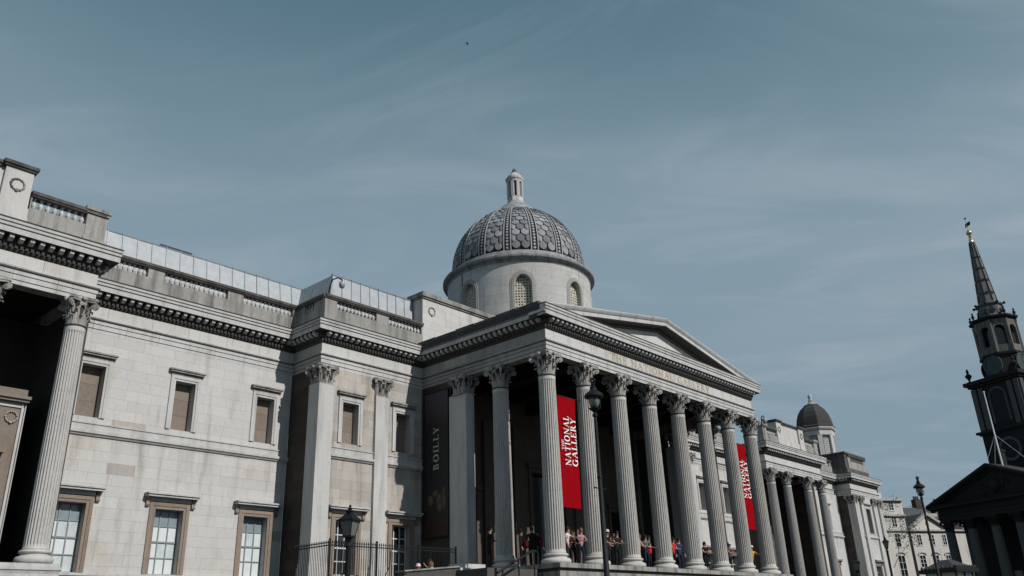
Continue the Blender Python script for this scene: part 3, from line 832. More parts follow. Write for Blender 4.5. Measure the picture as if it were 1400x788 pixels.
# --- balustrades, attics
BALU = [(.085, 0), (.085, .04), (.05, .06), (.055, .08), (.095, .2), (.1, .25), (.075, .33), (.045, .42), (.042, .47), (.06, .49), (.06, .51), (.05, .53), (.08, .55), (.08, .6)]
balm = mesh_of(MB().lathe(BALU, 10), 'baluster', M['trim'], True, 50)
def balustrade(x0, x1, y, groups, z0=12.29, mat='soot', back=.36, spacing=.245, ret=None, ret_groups=()):
    """plinth, pedestals and coping along x at face y; groups = [(xa, xb)] open runs filled with balusters"""
    zp, zb, zc = z0+.85, z0+1.32, z0+1.6
    b = MB()
    b.box(x0, y, z0, x1, y+back, zp)
    solid = []; cur = x0
    for (a, c) in groups: solid.append((cur, a)); cur = c
    solid.append((cur, x1))
    for (a, c) in solid:
        if c-a > .03: b.box(a, y+.015, zp, c, y+back-.015, zb+.001)
    root = obj('balustrade', b, M[mat], MUS)
    for (a, c) in groups:
        k = max(2, round((c-a)/spacing)); s_ = (c-a)/k
        for j in range(k): link('baluster', balm, root, (a+s_*(j+.5), y+back/2, zp), random.uniform(0, 1), (.95, .95, (zb-zp)/.6))
    cp = MB()
    cp.sweep([(x0, y), (x1, y)], [(-back-.06, zb), (.04, zb), (.07, zb+.05), (.11, zb+.08), (.11, zb+.2), (.07, zb+.23), (-back-.02, zb+.27)])
    obj('coping', cp, M['black' if mat == 'soot' else mat], root)
    return root
b_ = balustrade(XA, XC+.3, YB-.05, [(-18.1, -15.25), (-14.45, -11.15), (-10.3, -7.35)])
def zinc_roof(x0, x1, yb, zb, yt, zt, n, depth):
    bk = MB().add([(x0, yb+.05, zb), (x1, yb+.05, zb), (x1, yt+.05, zt-.02), (x0, yt+.05, zt-.02), (x0, yt+depth, zb), (x1, yt+depth, zb), (x0, yt+depth, zt-.02), (x1, yt+depth, zt-.02)],
                  [(0, 1, 2, 3), (3, 2, 7, 6), (0, 3, 6, 4), (1, 5, 7, 2), (4, 6, 7, 5)])
    rf = obj('roof', bk, M['seam'], MUS)
    for i in range(n):
        a = x0+(x1-x0)*i/n; c = x0+(x1-x0)*(i+1)/n-.025
        mb = MB().add([(a, yb, zb), (c, yb, zb), (c, yt, zt), (a, yt, zt), (a, yb+.045, zb), (c, yb+.045, zb), (c, yt+.045, zt), (a, yt+.045, zt)],
                      [(0, 1, 2, 3), (7, 6, 5, 4), (0, 4, 5, 1), (1, 5, 6, 2), (2, 6, 7, 3), (3, 7, 4, 0)])
        o = obj('roof_panel', mb, M['zinc'], rf); 
        o.location = (0, random.uniform(-.006, .006), 0)
    rl = MB().tube((x0-.04, yt+.02, zt+.02), (x1+.04, yt+.02, zt+.02), .05, .05, 6)
    sm = MB()
    for i in range(n+1):
        a = x0+(x1-x0)*i/n-.012
        sm.tube((a, yb-.02, zb), (a, yt-.02, zt+.03), .022, .022, 4)
        sm.sphere((a, yt-.01, zt+.05), .05, 6, 4)
    obj('ridge_roll', rl, M['seam'], rf); obj('roof_seams', sm, M['seam'], rf)
    return rf
zinc_roof(-20.5, -6.08, YB+.75, 12.9, 12.42, 15.42, 20, 4)
tag_sky = obj('roof_hatch', MB().box(-14.3, 12.5, 15.45, -12.65, 13.5, 15.62), M['lead'], MUS)
# bay roof: front and left slope
zr = zinc_roof(-6.12, -.42, YC+.62, 12.9, 9.56, 15.42, 9, 5)
for i in range(4):
    y0 = 9.6+.78*i; y1 = y0+.75
    obj('roof_panel', MB().add([(-6.75, y0-.62*(i == 0), 12.9), (-6.75, y1, 12.9), (-6.15, y1, 15.40), (-6.15, y0, 15.40), (-6.68, y0, 12.9), (-6.68, y1, 12.9), (-6.08, y1, 15.40), (-6.08, y0, 15.40)],
        [(0, 1, 2, 3), (7, 6, 5, 4), (0, 4, 5, 1), (1, 5, 6, 2), (2, 6, 7, 3), (3, 7, 4, 0)]), M['zinc'], zr)
obj('roof_panel', MB().add([(-6.75, 8.98, 12.9), (-6.10, 9.37, 12.9), (-6.10, 9.54, 15.42), (-6.70, 9.06, 12.9), (-6.10, 9.45, 12.9), (-6.10, 9.62, 15.42)], [(0, 1, 2), (5, 4, 3), (0, 3, 4, 1), (1, 4, 5, 2), (2, 5, 3, 0)]), M['zinc'], zr)
bc = balustrade(XC-.02, -.38, YC-.1, [(-6.36, -3.72), (-2.86, -.46)])
# left return of the bay balustrade
rb = MB(); zp, zb = 13.14, 13.61
rb.box(XC-.0, YC+.265, 12.29, XC+.34, YB-.05, zp); rb.box(XC+.015, YC+.265, zp, XC+.325, YC+.9, zb); rb.box(XC+.015, YB-.75, zp, XC+.325, YB-.05, zb)
rbo = obj('balustrade', rb, M['soot'], MUS)
for j in range(4): link('baluster', balm, rbo, (XC+.17, YC+1.02+.24*j, zp), 0, (.95, .95, .78))
obj('coping', MB().sweep([(XC-.02, YB-.05), (XC-.02, YC-.1)], [(-.42, zb+.002), (.04, zb+.002), (.07, zb+.05), (.11, zb+.08), (.11, zb+.2), (.07, zb+.232), (-.4, zb+.272)]), M['black'], rbo)
# colonnade attic: wreathed pedestals, panel, balusters
def attic(x0, x1, near):
    w1, w2 = x0+3.05, x0+4.05
    e1, e2 = x1-4.05, x1-3.05
    at = obj('attic', MB().box(x0+.15, YA-.08, 12.29, x1-.15, YA+.5, 13.05).box(w2, YA+.02, 13.05, e1, YA+.5, 14.5), M['stone'], MUS)
    for (a, c) in ((w1, w2), (e1, e2)):
        p = MB().box(a, YA-.14, 12.6, c, YA+.7, 14.56); p.box(a-.06, YA-.2, 12.292, c+.06, YA+.72, 12.6)
        pd = obj('pedestal', p, M['stone'], at)
        obj('coping', MB().box(a-.08, YA-.22, 14.56, c+.08, YA+.8, 14.64).box(a-.13, YA-.28, 14.642, c+.13, YA+.85, 14.78), M['black'], at)
        link('wreath', wm, at, ((a+c)/2, YA-.16, 13.88))
    obj('coping', MB().box(w2, YA-.08, 14.5, e1, YA+.6, 14.6).box(w2+.005, YA-.14, 14.602, e1-.005, YA+.62, 14.72), M['black'], at)
    balustrade(x0+.1, w1-.07, YA-.1, [(x0+.85, w1-.12)])
    balustrade(e2+.07, x1-.1, YA-.1, [(e2+.12, x1-.85)])
    for (a, c) in ((x0+.05, x0+.86), (x1-.86, x1-.05)):
        obj('pedestal', MB().box(a, YA-.13, 12.6, c, YA+.4, 13.66).box(a-.04, YA-.17, 12.295, c+.04, YA+.42, 12.6).box(a-.05, YA-.2, 13.662, c+.05, YA+.44, 13.78).box(a-.1, YA-.25, 13.782, c+.1, YA+.48, 13.93), M['soot'], at)
attic(-30.5, XA, True); attic(39.63, XA2, False)
# colonnade roof side, behind: stops light leaks
obj('flat_roof', MB().box(-34, YA+.45, 11.9, XA-.3, 30, 12.1).box(XA-.3, YB+.5, 11.91, XC, 30, 12.11).box(XC, YC+.5, 11.92, 28.1, 30, 12.12)
    .box(28.1, YB+.5, 11.91, 39.9, 30, 12.11).box(39.9, YA+.45, 11.9, XA2-.3, 30, 12.1).box(XA2-.3, YB+.5, 11.91, XP+.3, 30, 12.11).box(XP+.3, YP+.5, 11.93, XP2-.3, 30, 12.13), M['lead'], MUS)
# twin bay beyond the portico
balustrade(21.4, 28.1, YC-.1, [(21.6, 23.8), (24.7, 27.3)]); balustrade(28.1, 39.6, YB-.05, [(28.6, 31.4), (32.2, 35.4), (36.3, 39.0)])
zinc_roof(21.5, 27.2, YC+.9, 12.9, 9.56, 15.42, 9, 5)
# parapet by the cupola and attic of the end pavilion
balustrade(XA2, XP, YB-.05, [(52.3, 55.0), (56.0, 59.0), (60.0, 62.6)])
pa = obj('pavilion_attic', MB().box(XP-.1, YP-.1, 12.29, 69.6, YP+6, 12.9).box(XP+.05, YP+.05, 12.9, 69.5, YP+6, 13.9), M['black'], MUS)
balustrade(64.2, 69.3, YP-.0, [(65.0, 68.6)], z0=12.9, spacing=.24)
pp = obj('pavilion_parapet', MB().box(XP+.1, YP+.06, 13.9, 69.4, YP+6, 14.5).box(XP-.02, YP-.06, 14.5, 69.52, YP+6, 14.7), M['black'], MUS)

# --- screen walls beside the dome (D)
for (a, b) in ((-.37, 6.2), (14.8, 21.37)):
    wd = wall((a, 8.7), (b, 8.7), 12.3, 15.42, 'stone', weight=1.0 if a < 0 else .2, thick=1.25)
    obj('coping', MB().box(a-.06, 8.62, 15.42, b+.06, 9.97, 15.52).box(a-.14, 8.54, 15.522, b+.14, 10.0, 15.7).box(a-.1, 8.58, 15.702, b+.1, 9.99, 15.81), M['soot'], wd)
    link('wreath', wm, wd, (a+.72 if a < 0 else b-.72, 8.68, 14.75))

# --- pediment
def rk(x): return 12.28+(14.25-12.28)*(1-abs(x-10.5)/11.387)
RK = [(-.887, 0), (-.887, .05), (-.85, .12), (-.79, .20), (-.74, .21), (-.74, .24), (-.78, .25), (-.78, .45), (.24, .45), (.24, -.02)]
RKB = [(-.75, .452), (-.73, .50), (-.68, .47), (-.32, .46), (-.25, .52), (-.25, .62), (-.10, .70), (.23, .70), (.23, .452)]
ped = None
ty = MB().xz([(-.2, 11.9), (21.2, 11.9), (21.2, 12.0), (10.5, 13.95), (-.2, 12.0)], -.09, .3)
ped = obj('pediment', ty, M['stone'], MUS)
for (xa, xb) in ((-.887, 10.5), (10.5, 21.887)):
    n = 7
    for i in range(n):
        a = xa+(xb-xa)*i/n+(.006 if i else 0); c = xa+(xb-xa)*(i+1)/n-(.006 if i < n-1 else 0)
        for (nm_, pr_, mt_) in (('raking_stone', RK, 'trim'), ('raking_bed', RKB, 'soot_shade')):  # bed stones near-black: shade under the rake put into the colour
            mb = MB(); k = len(pr_)
            vs = [(a, y, rk(a)-t) for y, t in pr_]+[(c, y, rk(c)-t) for y, t in pr_]
            mb.add(vs, [tuple(range(k)), tuple(reversed(range(k, 2*k)))]+[(j, k+j, k+(j+1) % k, (j+1) % k) for j in range(k)])
            obj(nm_, mb, M[mt_], ped)
rf = MB()
for (xa, xb) in ((-.9, 10.5), (10.5, 21.9)):
    rf.add([(xa, -.5, rk(xa)+.01), (xb, -.5, rk(xb)+.01), (xb, 8.69, rk(xb)+.01), (xa, 8.69, rk(xa)+.01), (xa, -.5, rk(xa)-.3), (xb, -.5, rk(xb)-.3), (xb, 8.69, rk(xb)-.3), (xa, 8.69, rk(xa)-.3)],
           [(0, 1, 2, 3), (7, 6, 5, 4), (0, 4, 5, 1), (1, 5, 6, 2), (2, 6, 7, 3), (3, 7, 4, 0)])
obj('portico_roof', rf, M['lead'], MUS)
# side gutter blocks along the eaves of the portico
for xx in (-.86, 21.62):
    y = -.4
    for i in range(6):
        link('gutter_stone', unit(M['black']), ped, (xx, y, 12.29), 0, (.24, 1.42, .17+.03*(i % 2)))
        y += 1.5

# --- lettering helper: serif capitals drawn as strokes
def glyph(ch):
    """polys in a unit-high box; returns (list of polygons, advance)"""
    T, t, s = .155, .06, .05
    def bar(x0, y0, x1, y1, w):
        d = Vector((x1-x0, y1-y0)).normalized(); n = Vector((-d.y, d.x))*w/2
        return [(x0-n.x, y0-n.y), (x1-n.x, y1-n.y), (x1+n.x, y1+n.y), (x0+n.x, y0+n.y)]
    def stem(x, w=T, y0=0, y1=1): return [bar(x, y0+s, x, y1-s, w)]
    def serif(x, y, w=.32): return [[(x-w/2, y), (x+w/2, y), (x+w/2, y+s), (x-w/2, y+s)]]
    def arc(cx, cy, rx, ry, a0, a1, wt, wn, n=14):
        o = []
        for i in range(n):
            p = []
            for k in (0, 1):
                a = R(a0+(a1-a0)*(i+k)/n); w = wt*abs(math.cos(a))+wn*abs(math.sin(a))
                p.append(((cx+rx*math.cos(a), cy+ry*math.sin(a)), (cx+(rx-w)*math.cos(a), cy+(ry-w)*math.sin(a))))
            o.append([p[0][0], p[1][0], p[1][1], p[0][1]])
        return o
    if ch == 'T': return stem(.38)+serif(.38, 0)+[[(.02, .94), (.74, .94), (.74, 1), (.02, 1)], [(.02, .76), (.07, .76), (.09, .94), (.02, .94)], [(.69, .76), (.74, .76), (.74, .94), (.67, .94)]], .78
    if ch == 'H': return stem(.18)+stem(.68)+serif(.18, 0)+serif(.68, 0)+serif(.18, .95)+serif(.68, .95)+[[(.25, .48), (.61, .48), (.61, .54), (.25, .54)]], .88
    if ch == 'E': return stem(.18)+[[(.02, 0), (.62, 0), (.66, .22), (.60, .22), (.55, .06), (.02, .06)], [(.02, .94), (.55, .94), (.58, .8), (.63, .8), (.62, 1), (.02, 1)], [(.25, .48), (.5, .48), (.5, .54), (.25, .54)], [(.46, .4), (.51, .4), (.51, .62), (.46, .62)]], .70
    if ch == 'N': return [bar(.15, .05, .15, .95, t), bar(.74, .0, .74, .95, t), bar(.13, .96, .74, .04, .15)]+serif(.15, 0, .26)+serif(.74, .95, .26)+serif(.08, .95, .2), .90
    if ch == 'A': return [bar(.12, .02, .42, .98, t), bar(.42, .98, .72, .02, .16)]+serif(.12, 0, .26)+serif(.74, 0, .3)+[[(.25, .34), (.62, .34), (.62, .39), (.25, .39)]], .88
    if ch == 'I': return stem(.18)+serif(.18, 0)+serif(.18, .95), .38
    if ch == 'O': return arc(.46, .5, .42, .52, 0, 360, .17, .06, 24), .94
    if ch == 'L': return stem(.18)+serif(.18, .95)+[[(.02, 0), (.60, 0), (.66, .26), (.60, .26), (.52, .06), (.02, .06)]], .68
    if ch == 'G': return arc(.46, .5, .42, .52, 40, 320, .17, .06, 20)+stem(.74, .15, -.05, .45)+serif(.74, .38, .3), .92
    if ch == 'R': return stem(.18)+serif(.18, 0)+serif(.12, .95, .22)+arc(.32, .74, .30, .26, -90, 90, .15, .055, 12)+[[(.2, .945), (.34, .945), (.34, 1), (.2, 1)], [(.2, .48), (.34, .48), (.34, .535), (.2, .535)], bar(.36, .5, .70, .03, .15)]+serif(.72, 0, .24), .84
    if ch == 'Y': return [bar(.38, .0, .38, .46, .15), bar(.38, .42, .12, .97, .15), bar(.38, .44, .66, .97, t)]+serif(.38, 0)+serif(.13, .95, .28)+serif(.66, .95, .22), .78
    if ch == 'B': return stem(.18)+[[(.02, 0), (.34, 0), (.34, .05), (.02, .05)], [(.02, .95), (.34, .95), (.34, 1), (.02, 1)], [(.2, .5), (.34, .5), (.34, .55), (.2, .55)]]+arc(.34, .77, .25, .23, -90, 90, .14, .05, 10)+arc(.34, .26, .31, .27, -90, 90, .15, .05, 10), .74
    return [], .42
def lettering(text, size, th, spacing=.06):
    """mesh in local x (reading), z (up), front at y=0"""
    mb = MB(); x = 0; lay = 0; LET = []
    for ch in text:
        ps, adv = glyph(ch); n_ = len(mb.v); nf_ = len(mb.f)
        for p in ps:
            a = sum(p[i][0]*p[(i+1) % len(p)][1]-p[(i+1) % len(p)][0]*p[i][1] for i in range(len(p)))
            if a < 0: p = p[::-1]
            lay += 1
            mb.xz([((x+q[0])*size, q[1]*size) for q in p], -th-.0004*(lay % 9), 0)
        LET.append((n_, len(mb.v), nf_, len(mb.f)))
        x += adv+spacing
    LET_OUT[:] = LET
    return mb, (x-spacing)*size
LET_OUT = []
def put_letters(mb, lets, mat, parent):
    for (a, b, c, d) in lets:
        if b > a:
            q = MB(); q.v = mb.v[a:b]; q.f = [tuple(i-a for i in f) for f in mb.f[c:d]]
            obj('letter', q, mat, parent)
tmb, tw = lettering("THE NATIONAL GALLERY", .40, .012, .12)
k = 10.6/tw
tmb.xf(Matrix.Translation((5.15, -.286, 10.71)) @ Matrix.Diagonal((k, 1, 1, 1)))
put_letters(tmb, LET_OUT, M['gold'], frz)

# --- drum, dome and lantern
DX, DY = 10.5, 10.7
DR = 5.02
import bmesh
FRONT = -PI/2+R(-51+3.6)+R(0)   # direction towards which one drum window faces
FRONT = math.atan2(CAM[1]-DY, CAM[0]-DX)+R(3.2)
WH = .54/DR
wins = [FRONT+i*PI/4 for i in range(8)]
def warch(da):   # arch top height at angular offset from window centre
    u_ = da/WH
    return 17.95+.66*math.sqrt(max(0, 1-u_*u_))
angs = set()
for w_ in wins:
    for k in range(-6, 7): angs.add(round(w_+WH*k/6, 6))
    for k in range(1, 14): angs.add(round(w_+WH+(PI/4-2*WH)*k/14, 6))
angs = sorted(a for a in angs)
a_min = angs[0]; angs = [a for a in angs if a < a_min+2*PI-1e-4]
dm = MB(); UVS = []
def cyl(a, r, z): return (DX+r*math.cos(a), DY+r*math.sin(a), z)
def addq(a0, a1, zs0, zs1, r=DR):
    n = len(dm.v)
    dm.v += [cyl(a0, r, zs0[0]), cyl(a1, r, zs1[0]), cyl(a1, r, zs1[1]), cyl(a0, r, zs0[1])]
    dm.f.append((n, n+1, n+2, n+3))
for i, a in enumerate(angs):
    b = angs[i+1] if i+1 < len(angs) else angs[0]+2*PI
    mid = (a+b)/2; inw = None
    for w_ in wins:
        dd = (mid-w_+PI) % (2*PI)-PI
        if abs(dd) < WH*.999: inw = w_
    if inw is None: addq(a, b, (12, 19.7), (12, 19.7))
    else:
        da = (a-inw+PI) % (2*PI)-PI; db = (b-inw+PI) % (2*PI)-PI
        addq(a, b, (12, 14.2), (12, 14.2)); addq(a, b, (warch(da), 19.7), (warch(db), 19.7))
        n = len(dm.v)
        dm.v += [cyl(a, DR, warch(da)), cyl(b, DR, warch(db)), cyl(b, DR-.5, warch(db)), cyl(a, DR-.5, warch(da))]; dm.f.append((n, n+1, n+2, n+3))
        for (q, e) in ((da, a), (db, b)):
            if abs(abs(q)-WH) < 1e-4:
                n = len(dm.v); dm.v += [cyl(e, DR, 14.2), cyl(e, DR-.5, 14.2), cyl(e, DR-.5, 17.95), cyl(e, DR, 17.95)]; dm.f.append((n, n+1, n+2, n+3))
me = bpy.data.meshes.new('drum'); me.from_pydata(dm.v, [], dm.f); me.materials.append(M['drum'])
uvl = me.uv_layers.new(name='UVMap')
for poly in me.polygons:
    aa = []
    for li in poly.loop_indices:
        v = me.vertices[me.loops[li].vertex_index].co; aa.append(math.atan2(v.y-DY, v.x-DX))
    for li, an in zip(poly.loop_indices, aa):
        if max(aa)-min(aa) > PI and an < 0: an += 2*PI
        uvl.data[li].uv = (an*DR, me.vertices[me.loops[li].vertex_index].co.z)
bmq = bmesh.new(); bmq.from_mesh(me); bmesh.ops.remove_doubles(bmq, verts=bmq.verts, dist=1e-4); bmesh.ops.recalc_face_normals(bmq, faces=bmq.faces); bmq.to_mesh(me); bmq.free()
me.shade_smooth(); me.set_sharp_from_angle(angle=R(40))
drum = link('drum', me, MUS)
# windows of the drum: arched surround + pale lattice
def drum_frame():
    mb = MB(); pr = [(0.0, -.02), (0.04, .05), (.20, .05), (.22, .03), (.30, .03), (.33, -.02)]
    pts = [(-.54, 14.2)]+[(-.54*math.cos(PI*k/12), 17.95+.66*math.sin(PI*k/12)) for k in range(13)]+[(.54, 14.2)]
    n = len(pts); kf = len(pr)
    for i, p in enumerate(pts):
        if i == 0 or i == n-1: nx, nz = (-1 if i == 0 else 1), 0
        else:
            c = PI*(i-1)/12; nx, nz = -math.cos(c), math.sin(c)
        for (o, h) in pr:
            xx = p[0]+nx*o; zz_ = p[1]+nz*o
            rr = math.sqrt(max(0, DR*DR-xx*xx))+h
            mb.v.append((xx, -rr, zz_))
    for i in range(n-1):
        for j in range(kf-1): mb.f.append((i*kf+j, (i+1)*kf+j, (i+1)*kf+j+1, i*kf+j+1))
    return mb
dfm = mesh_of(drum_frame(), 'frame', M['drum'], True, 30)
lt = MB()
cell = 1.08/6
for i in range(7):
    xx = -.54+cell*i; top = 17.95+.66*math.sqrt(max(0, 1-(xx/.54)**2))
    lt.box(xx-.042, -4.72, 14.2, xx+.042, -4.62, max(14.3, top))
z = 14.25
while z < 18.58:
    hw = .54 if z < 17.95 else .54*math.sqrt(max(0, 1-((z-17.95)/.66)**2))
    if hw > .06: lt.box(-hw, -4.716, z-.045, hw, -4.624, z+.045)
    z += .19
for iz in range(12):
    for ix in (0, 2, 3, 5):      # solid cells give the two-by-two rhythm of the openings
        if (iz+ix) % 3 == 0: lt.box(-.54+cell*ix+.04, -4.71, 14.29+.38*iz, -.54+cell*(ix+1)-.04, -4.64, 14.4+.38*iz)
ltm = mesh_of(lt, 'lattice', M['lattice'])
bkm = mesh_of(MB().box(-.6, -4.55, 14.1, .6, -4.5, 18.0), 'window', M['glassdark'])
for w_ in wins:
    t_ = link('window', bkm, drum, (DX, DY, 0), w_+PI/2)
    link('lattice', ltm, t_); link('frame', dfm, t_)
ringp = [(5.0, 19.5), (5.06, 19.56), (5.08, 19.66), (5.24, 19.74), (5.34, 19.80), (5.36, 19.84), (5.36, 19.98), (5.30, 20.02), (5.12, 20.05), (5.08, 20.10), (5.06, 20.26), (4.92, 20.32), (4.82, 20.38), (4.8, 20.5), (4.66, 20.56), (4.0, 20.6)]
obj('drum_cornice', MB().lathe(ringp, 96, (DX, DY)), M['rib'], MUS, True)
SR, SZ = 4.66, 20.9
prof = [(SR*.985*math.cos(R(p)), SZ+SR*.985*math.sin(R(p))) for p in range(-6, 79, 3)]
dome = obj('dome', MB().lathe(prof, 96, (DX, DY)), M['domeback'], MUS, True)
NP = 16
tile = MB()
tp = [(-.5, 1), (-.5, .5), (-.47, .34), (-.38, .19), (-.22, .08), (0, 0), (.22, .08), (.38, .19), (.47, .34), (.5, .5), (.5, 1)]
n = len(tp)
# local: x tangential, y up the slope, z outwards; thicker at the lower edge
tile.v += [(p[0], p[1], .12*(1-p[1])**1.5+.012) for p in tp]+[(p[0], p[1], -.03) for p in tp]+[(0, .62, .07)]
for i in range(n-1): tile.f.append((i, i+1, 2*n))
tile.f.append((n-1, 0, 2*n))
tile.f += [(i, n+i, n+(i+1) % n, (i+1) % n) for i in range(n)]
tile.f.append(tuple(range(2*n-1, n-1, -1)))
tilem = mesh_of(tile, 'scale_tile', M['scale'])
far_t = MB()
view = math.atan2(CAM[1]-DY, CAM[0]-DX)
panel_w = 2*PI/NP*.70
lat = -3.0; row = 0
cnt = 0
while lat < 66:
    h_deg = max(3.9, 6.3-row*.2)
    wdt = SR*math.cos(R(lat))*panel_w
    cells = [(-.25, .5), (.25, .5)] if row % 2 == 0 else [(0, .5), (-.375, .25), (.375, .25)]
    if wdt < .55: cells = [(0, .62)] if row % 2 == 0 else [(-.25, .5), (.25, .5)]
    for p_ in range(NP):
        pa_ = FRONT+2*PI*p_/NP
        for (cx, cw) in cells:
            an = pa_+cx*panel_w
            la = R(lat)
            out_ = Vector((math.cos(la)*math.cos(an), math.cos(la)*math.sin(an), math.sin(la)))
            tan_ = Vector((-math.sin(an), math.cos(an), 0)); upv = out_.cross(tan_)
            org = Vector((DX, DY, SZ))+out_*(SR*.985)
            sx, sy = cw*wdt*.84, SR*R(h_deg)*1.28
            mat_ = Matrix(((tan_.x*sx, upv.x*sy, out_.x, org.x), (tan_.y*sx, upv.y*sy, out_.y, org.y), (tan_.z*sx, upv.z*sy, out_.z, org.z), (0, 0, 0, 1)))
            facing = math.cos(an-view)
            if facing > -.05 and cnt < 299:
                o = link('scale_tile', tilem, dome); o.matrix_local = mat_; cnt += 1
            else:
                n0 = len(far_t.v); far_t.add(tile.v, tile.f); far_t.xf(mat_, n0)
    lat += h_deg; row += 1
obj('scale_tiles', far_t, M['scale'], dome, stuff=True)
# ribs
rbm = MB()
hw = R(360/NP*.15*.98)
pr = [(-1, .02), (-1, .13), (-.72, .13), (-.66, .06), (.66, .06), (.72, .13), (1, .13), (1, .02)]
lats = list(range(-5, 73, 4))
for la in lats:
    for (u_, h_) in pr:
        a = u_*hw; rr = SR*.985+h_
        rbm.v.append((rr*math.cos(R(la))*math.cos(a), rr*math.cos(R(la))*math.sin(a), SZ+rr*math.sin(R(la))))
kf = len(pr)
for i in range(len(lats)-1):
    for j in range(kf-1): rbm.f.append((i*kf+j, i*kf+j+1, (i+1)*kf+j+1, (i+1)*kf+j))
# guilloche bosses down the rib
for la in range(-2, 66, 3):
    c = Vector(((SR*.985+.07)*math.cos(R(la)), 0, SZ+(SR*.985+.07)*math.sin(R(la))))
    rbm.disc(tuple(c), (math.cos(R(la)), 0, math.sin(R(la))), .075*math.cos(R(la))+.02, .07, 6)
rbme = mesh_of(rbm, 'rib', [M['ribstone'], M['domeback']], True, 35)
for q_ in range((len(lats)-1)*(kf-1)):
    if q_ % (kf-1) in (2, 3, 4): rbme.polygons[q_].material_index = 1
for p_ in range(NP): link('rib', rbme, dome, (DX, DY, 0), FRONT+2*PI*(p_+.5)/NP)
lan = MB().lathe([(1.75, 25.2), (1.7, 25.35), (1.5, 25.5), (1.42, 25.7), (1.15, 25.85), (1.1, 26.0), (.8, 26.2), (.66, 26.4), (.62, 26.5)], 32, (DX, DY))
lantern = obj('lantern', lan, M['rib'], MUS, True)
lb = MB(); lb.lathe([(.62, 26.5), (.60, 26.9)], 8, (DX, DY), phase=FRONT+PI/8)
for i in range(8):
    a = FRONT+PI/8+i*PI/4
    lb.xf(Matrix.Identity(4), len(lb.v)); n0 = len(lb.v); lb.box(.43, -.11, 26.9, .60, .11, 28.15); lb.xf(Matrix.Translation((DX, DY, 0)) @ Matrix.Rotation(a, 4, 'Z'), n0)
lb.lathe([(.60, 28.15), (.62, 28.3), (.68, 28.38), (.70, 28.5), (.60, 28.55), (.55, 28.7), (.42, 28.88), (.28, 28.98), (.25, 29.05)], 16, (DX, DY))
obj('lantern_body', lb, M['trim'], lantern)
obj('lantern_core', MB().lathe([(.36, 26.9), (.36, 28.15)], 8, (DX, DY), phase=FRONT), M['black'], lantern)
obj('finial', MB().lathe([(.25, 29.05), (.26, 29.1), (.16, 29.2), (.17, 29.28), (.1, 29.4), (.02, 29.5)], 10, (DX, DY)), M['black'], lantern, True)

# --- octagonal cupola near the far end
CX, CY, CB = 66.0, 13.4, 13.2
cup = obj('cupola', MB().lathe([(2.15, 12.2), (2.15, 13.6), (2.3, 13.65), (2.3, 13.85), (1.75, 13.9), (1.75, 17.2)], 8, (CX, CY), phase=PI/8+R(10)), M['trim'], MUS)
cw = MB(); cl_ = MB()
for i in range(8):
    a = R(10)+i*PI/4
    n0 = len(cw.v); cw.box(1.55, -.36, 14.2, 1.70, .36, 16.9); cw.xf(Matrix.Translation((CX, CY, 0)) @ Matrix.Rotation(a, 4, 'Z'), n0)
    n0 = len(cl_.v)
    for k in range(4): cl_.box(1.70, -.32+.17*k, 14.3, 1.74, -.24+.17*k, 16.85)
    for k in range(12): cl_.box(1.71, -.33, 14.35+.21*k, 1.735, .33, 14.43+.21*k)
    cl_.xf(Matrix.Translation((CX, CY, 0)) @ Matrix.Rotation(a, 4, 'Z'), n0)
obj('cupola_opening', cw, M['glassdark'], cup); obj('lattice', cl_, M['stone'], cup)
pi_ = MB()
for i in range(8):
    a = R(10)+PI/8+i*PI/4
    n0 = len(pi_.v); pi_.box(1.6, -.26, 13.9, 2.0, .26, 17.2); pi_.xf(Matrix.Translation((CX, CY, 0)) @ Matrix.Rotation(a, 4, 'Z'), n0)
obj('cupola_pier', pi_, M['trim'], cup)
obj('cupola_cornice', MB().lathe([(1.9, 17.2), (2.05, 17.22), (2.05, 17.75), (2.2, 17.85), (2.3, 18.0), (2.3, 18.12), (2.0, 18.15)], 8, (CX, CY), phase=PI/8+R(10)), M['trim'], cup)
obj('cupola_dome', MB().lathe([(2.28, 18.13), (2.3, 18.3), (2.1, 18.45), (2.06, 18.9), (1.95, 19.5), (1.72, 20.1), (1.4, 20.6), (1.0, 20.95), (.9, 21.0), (.9, 21.12), (.5, 21.2)], 8, (CX, CY), phase=PI/8+R(10)), M['soot_shade'], cup)
obj('finial', MB().lathe([(.5, 21.2), (.35, 21.3), (.4, 21.4), (.2, 21.55), (.32, 21.7), (.18, 21.8), (.2, 21.95), (.27, 22.15), (.2, 22.4), (.05, 22.5)], 10, (CX, CY)), M['trim'], cup, True)

# --- place wall blocks: the largest in view one by one, the rest joined per wall
BLOCKS.sort(key=lambda b: -b[0])
for (w_, par, mat, loc, rz, sc) in BLOCKS[:298]:
    link('stone_block', unit(M[mat]), par, loc, rz, sc)
rest = {}
for (w_, par, mat, loc, rz, sc) in BLOCKS[298:]:
    mb = rest.setdefault((par.name, mat), MB()); n0 = len(mb.v)
    mb.box(0, 0, 0, *sc); mb.xf(Matrix.Translation(loc) @ Matrix.Rotation(rz, 4, 'Z'), n0)
for (pn, mat), mb in rest.items():
    obj('stone_blocks', mb, M[mat], bpy.data.objects[pn], stuff=True)

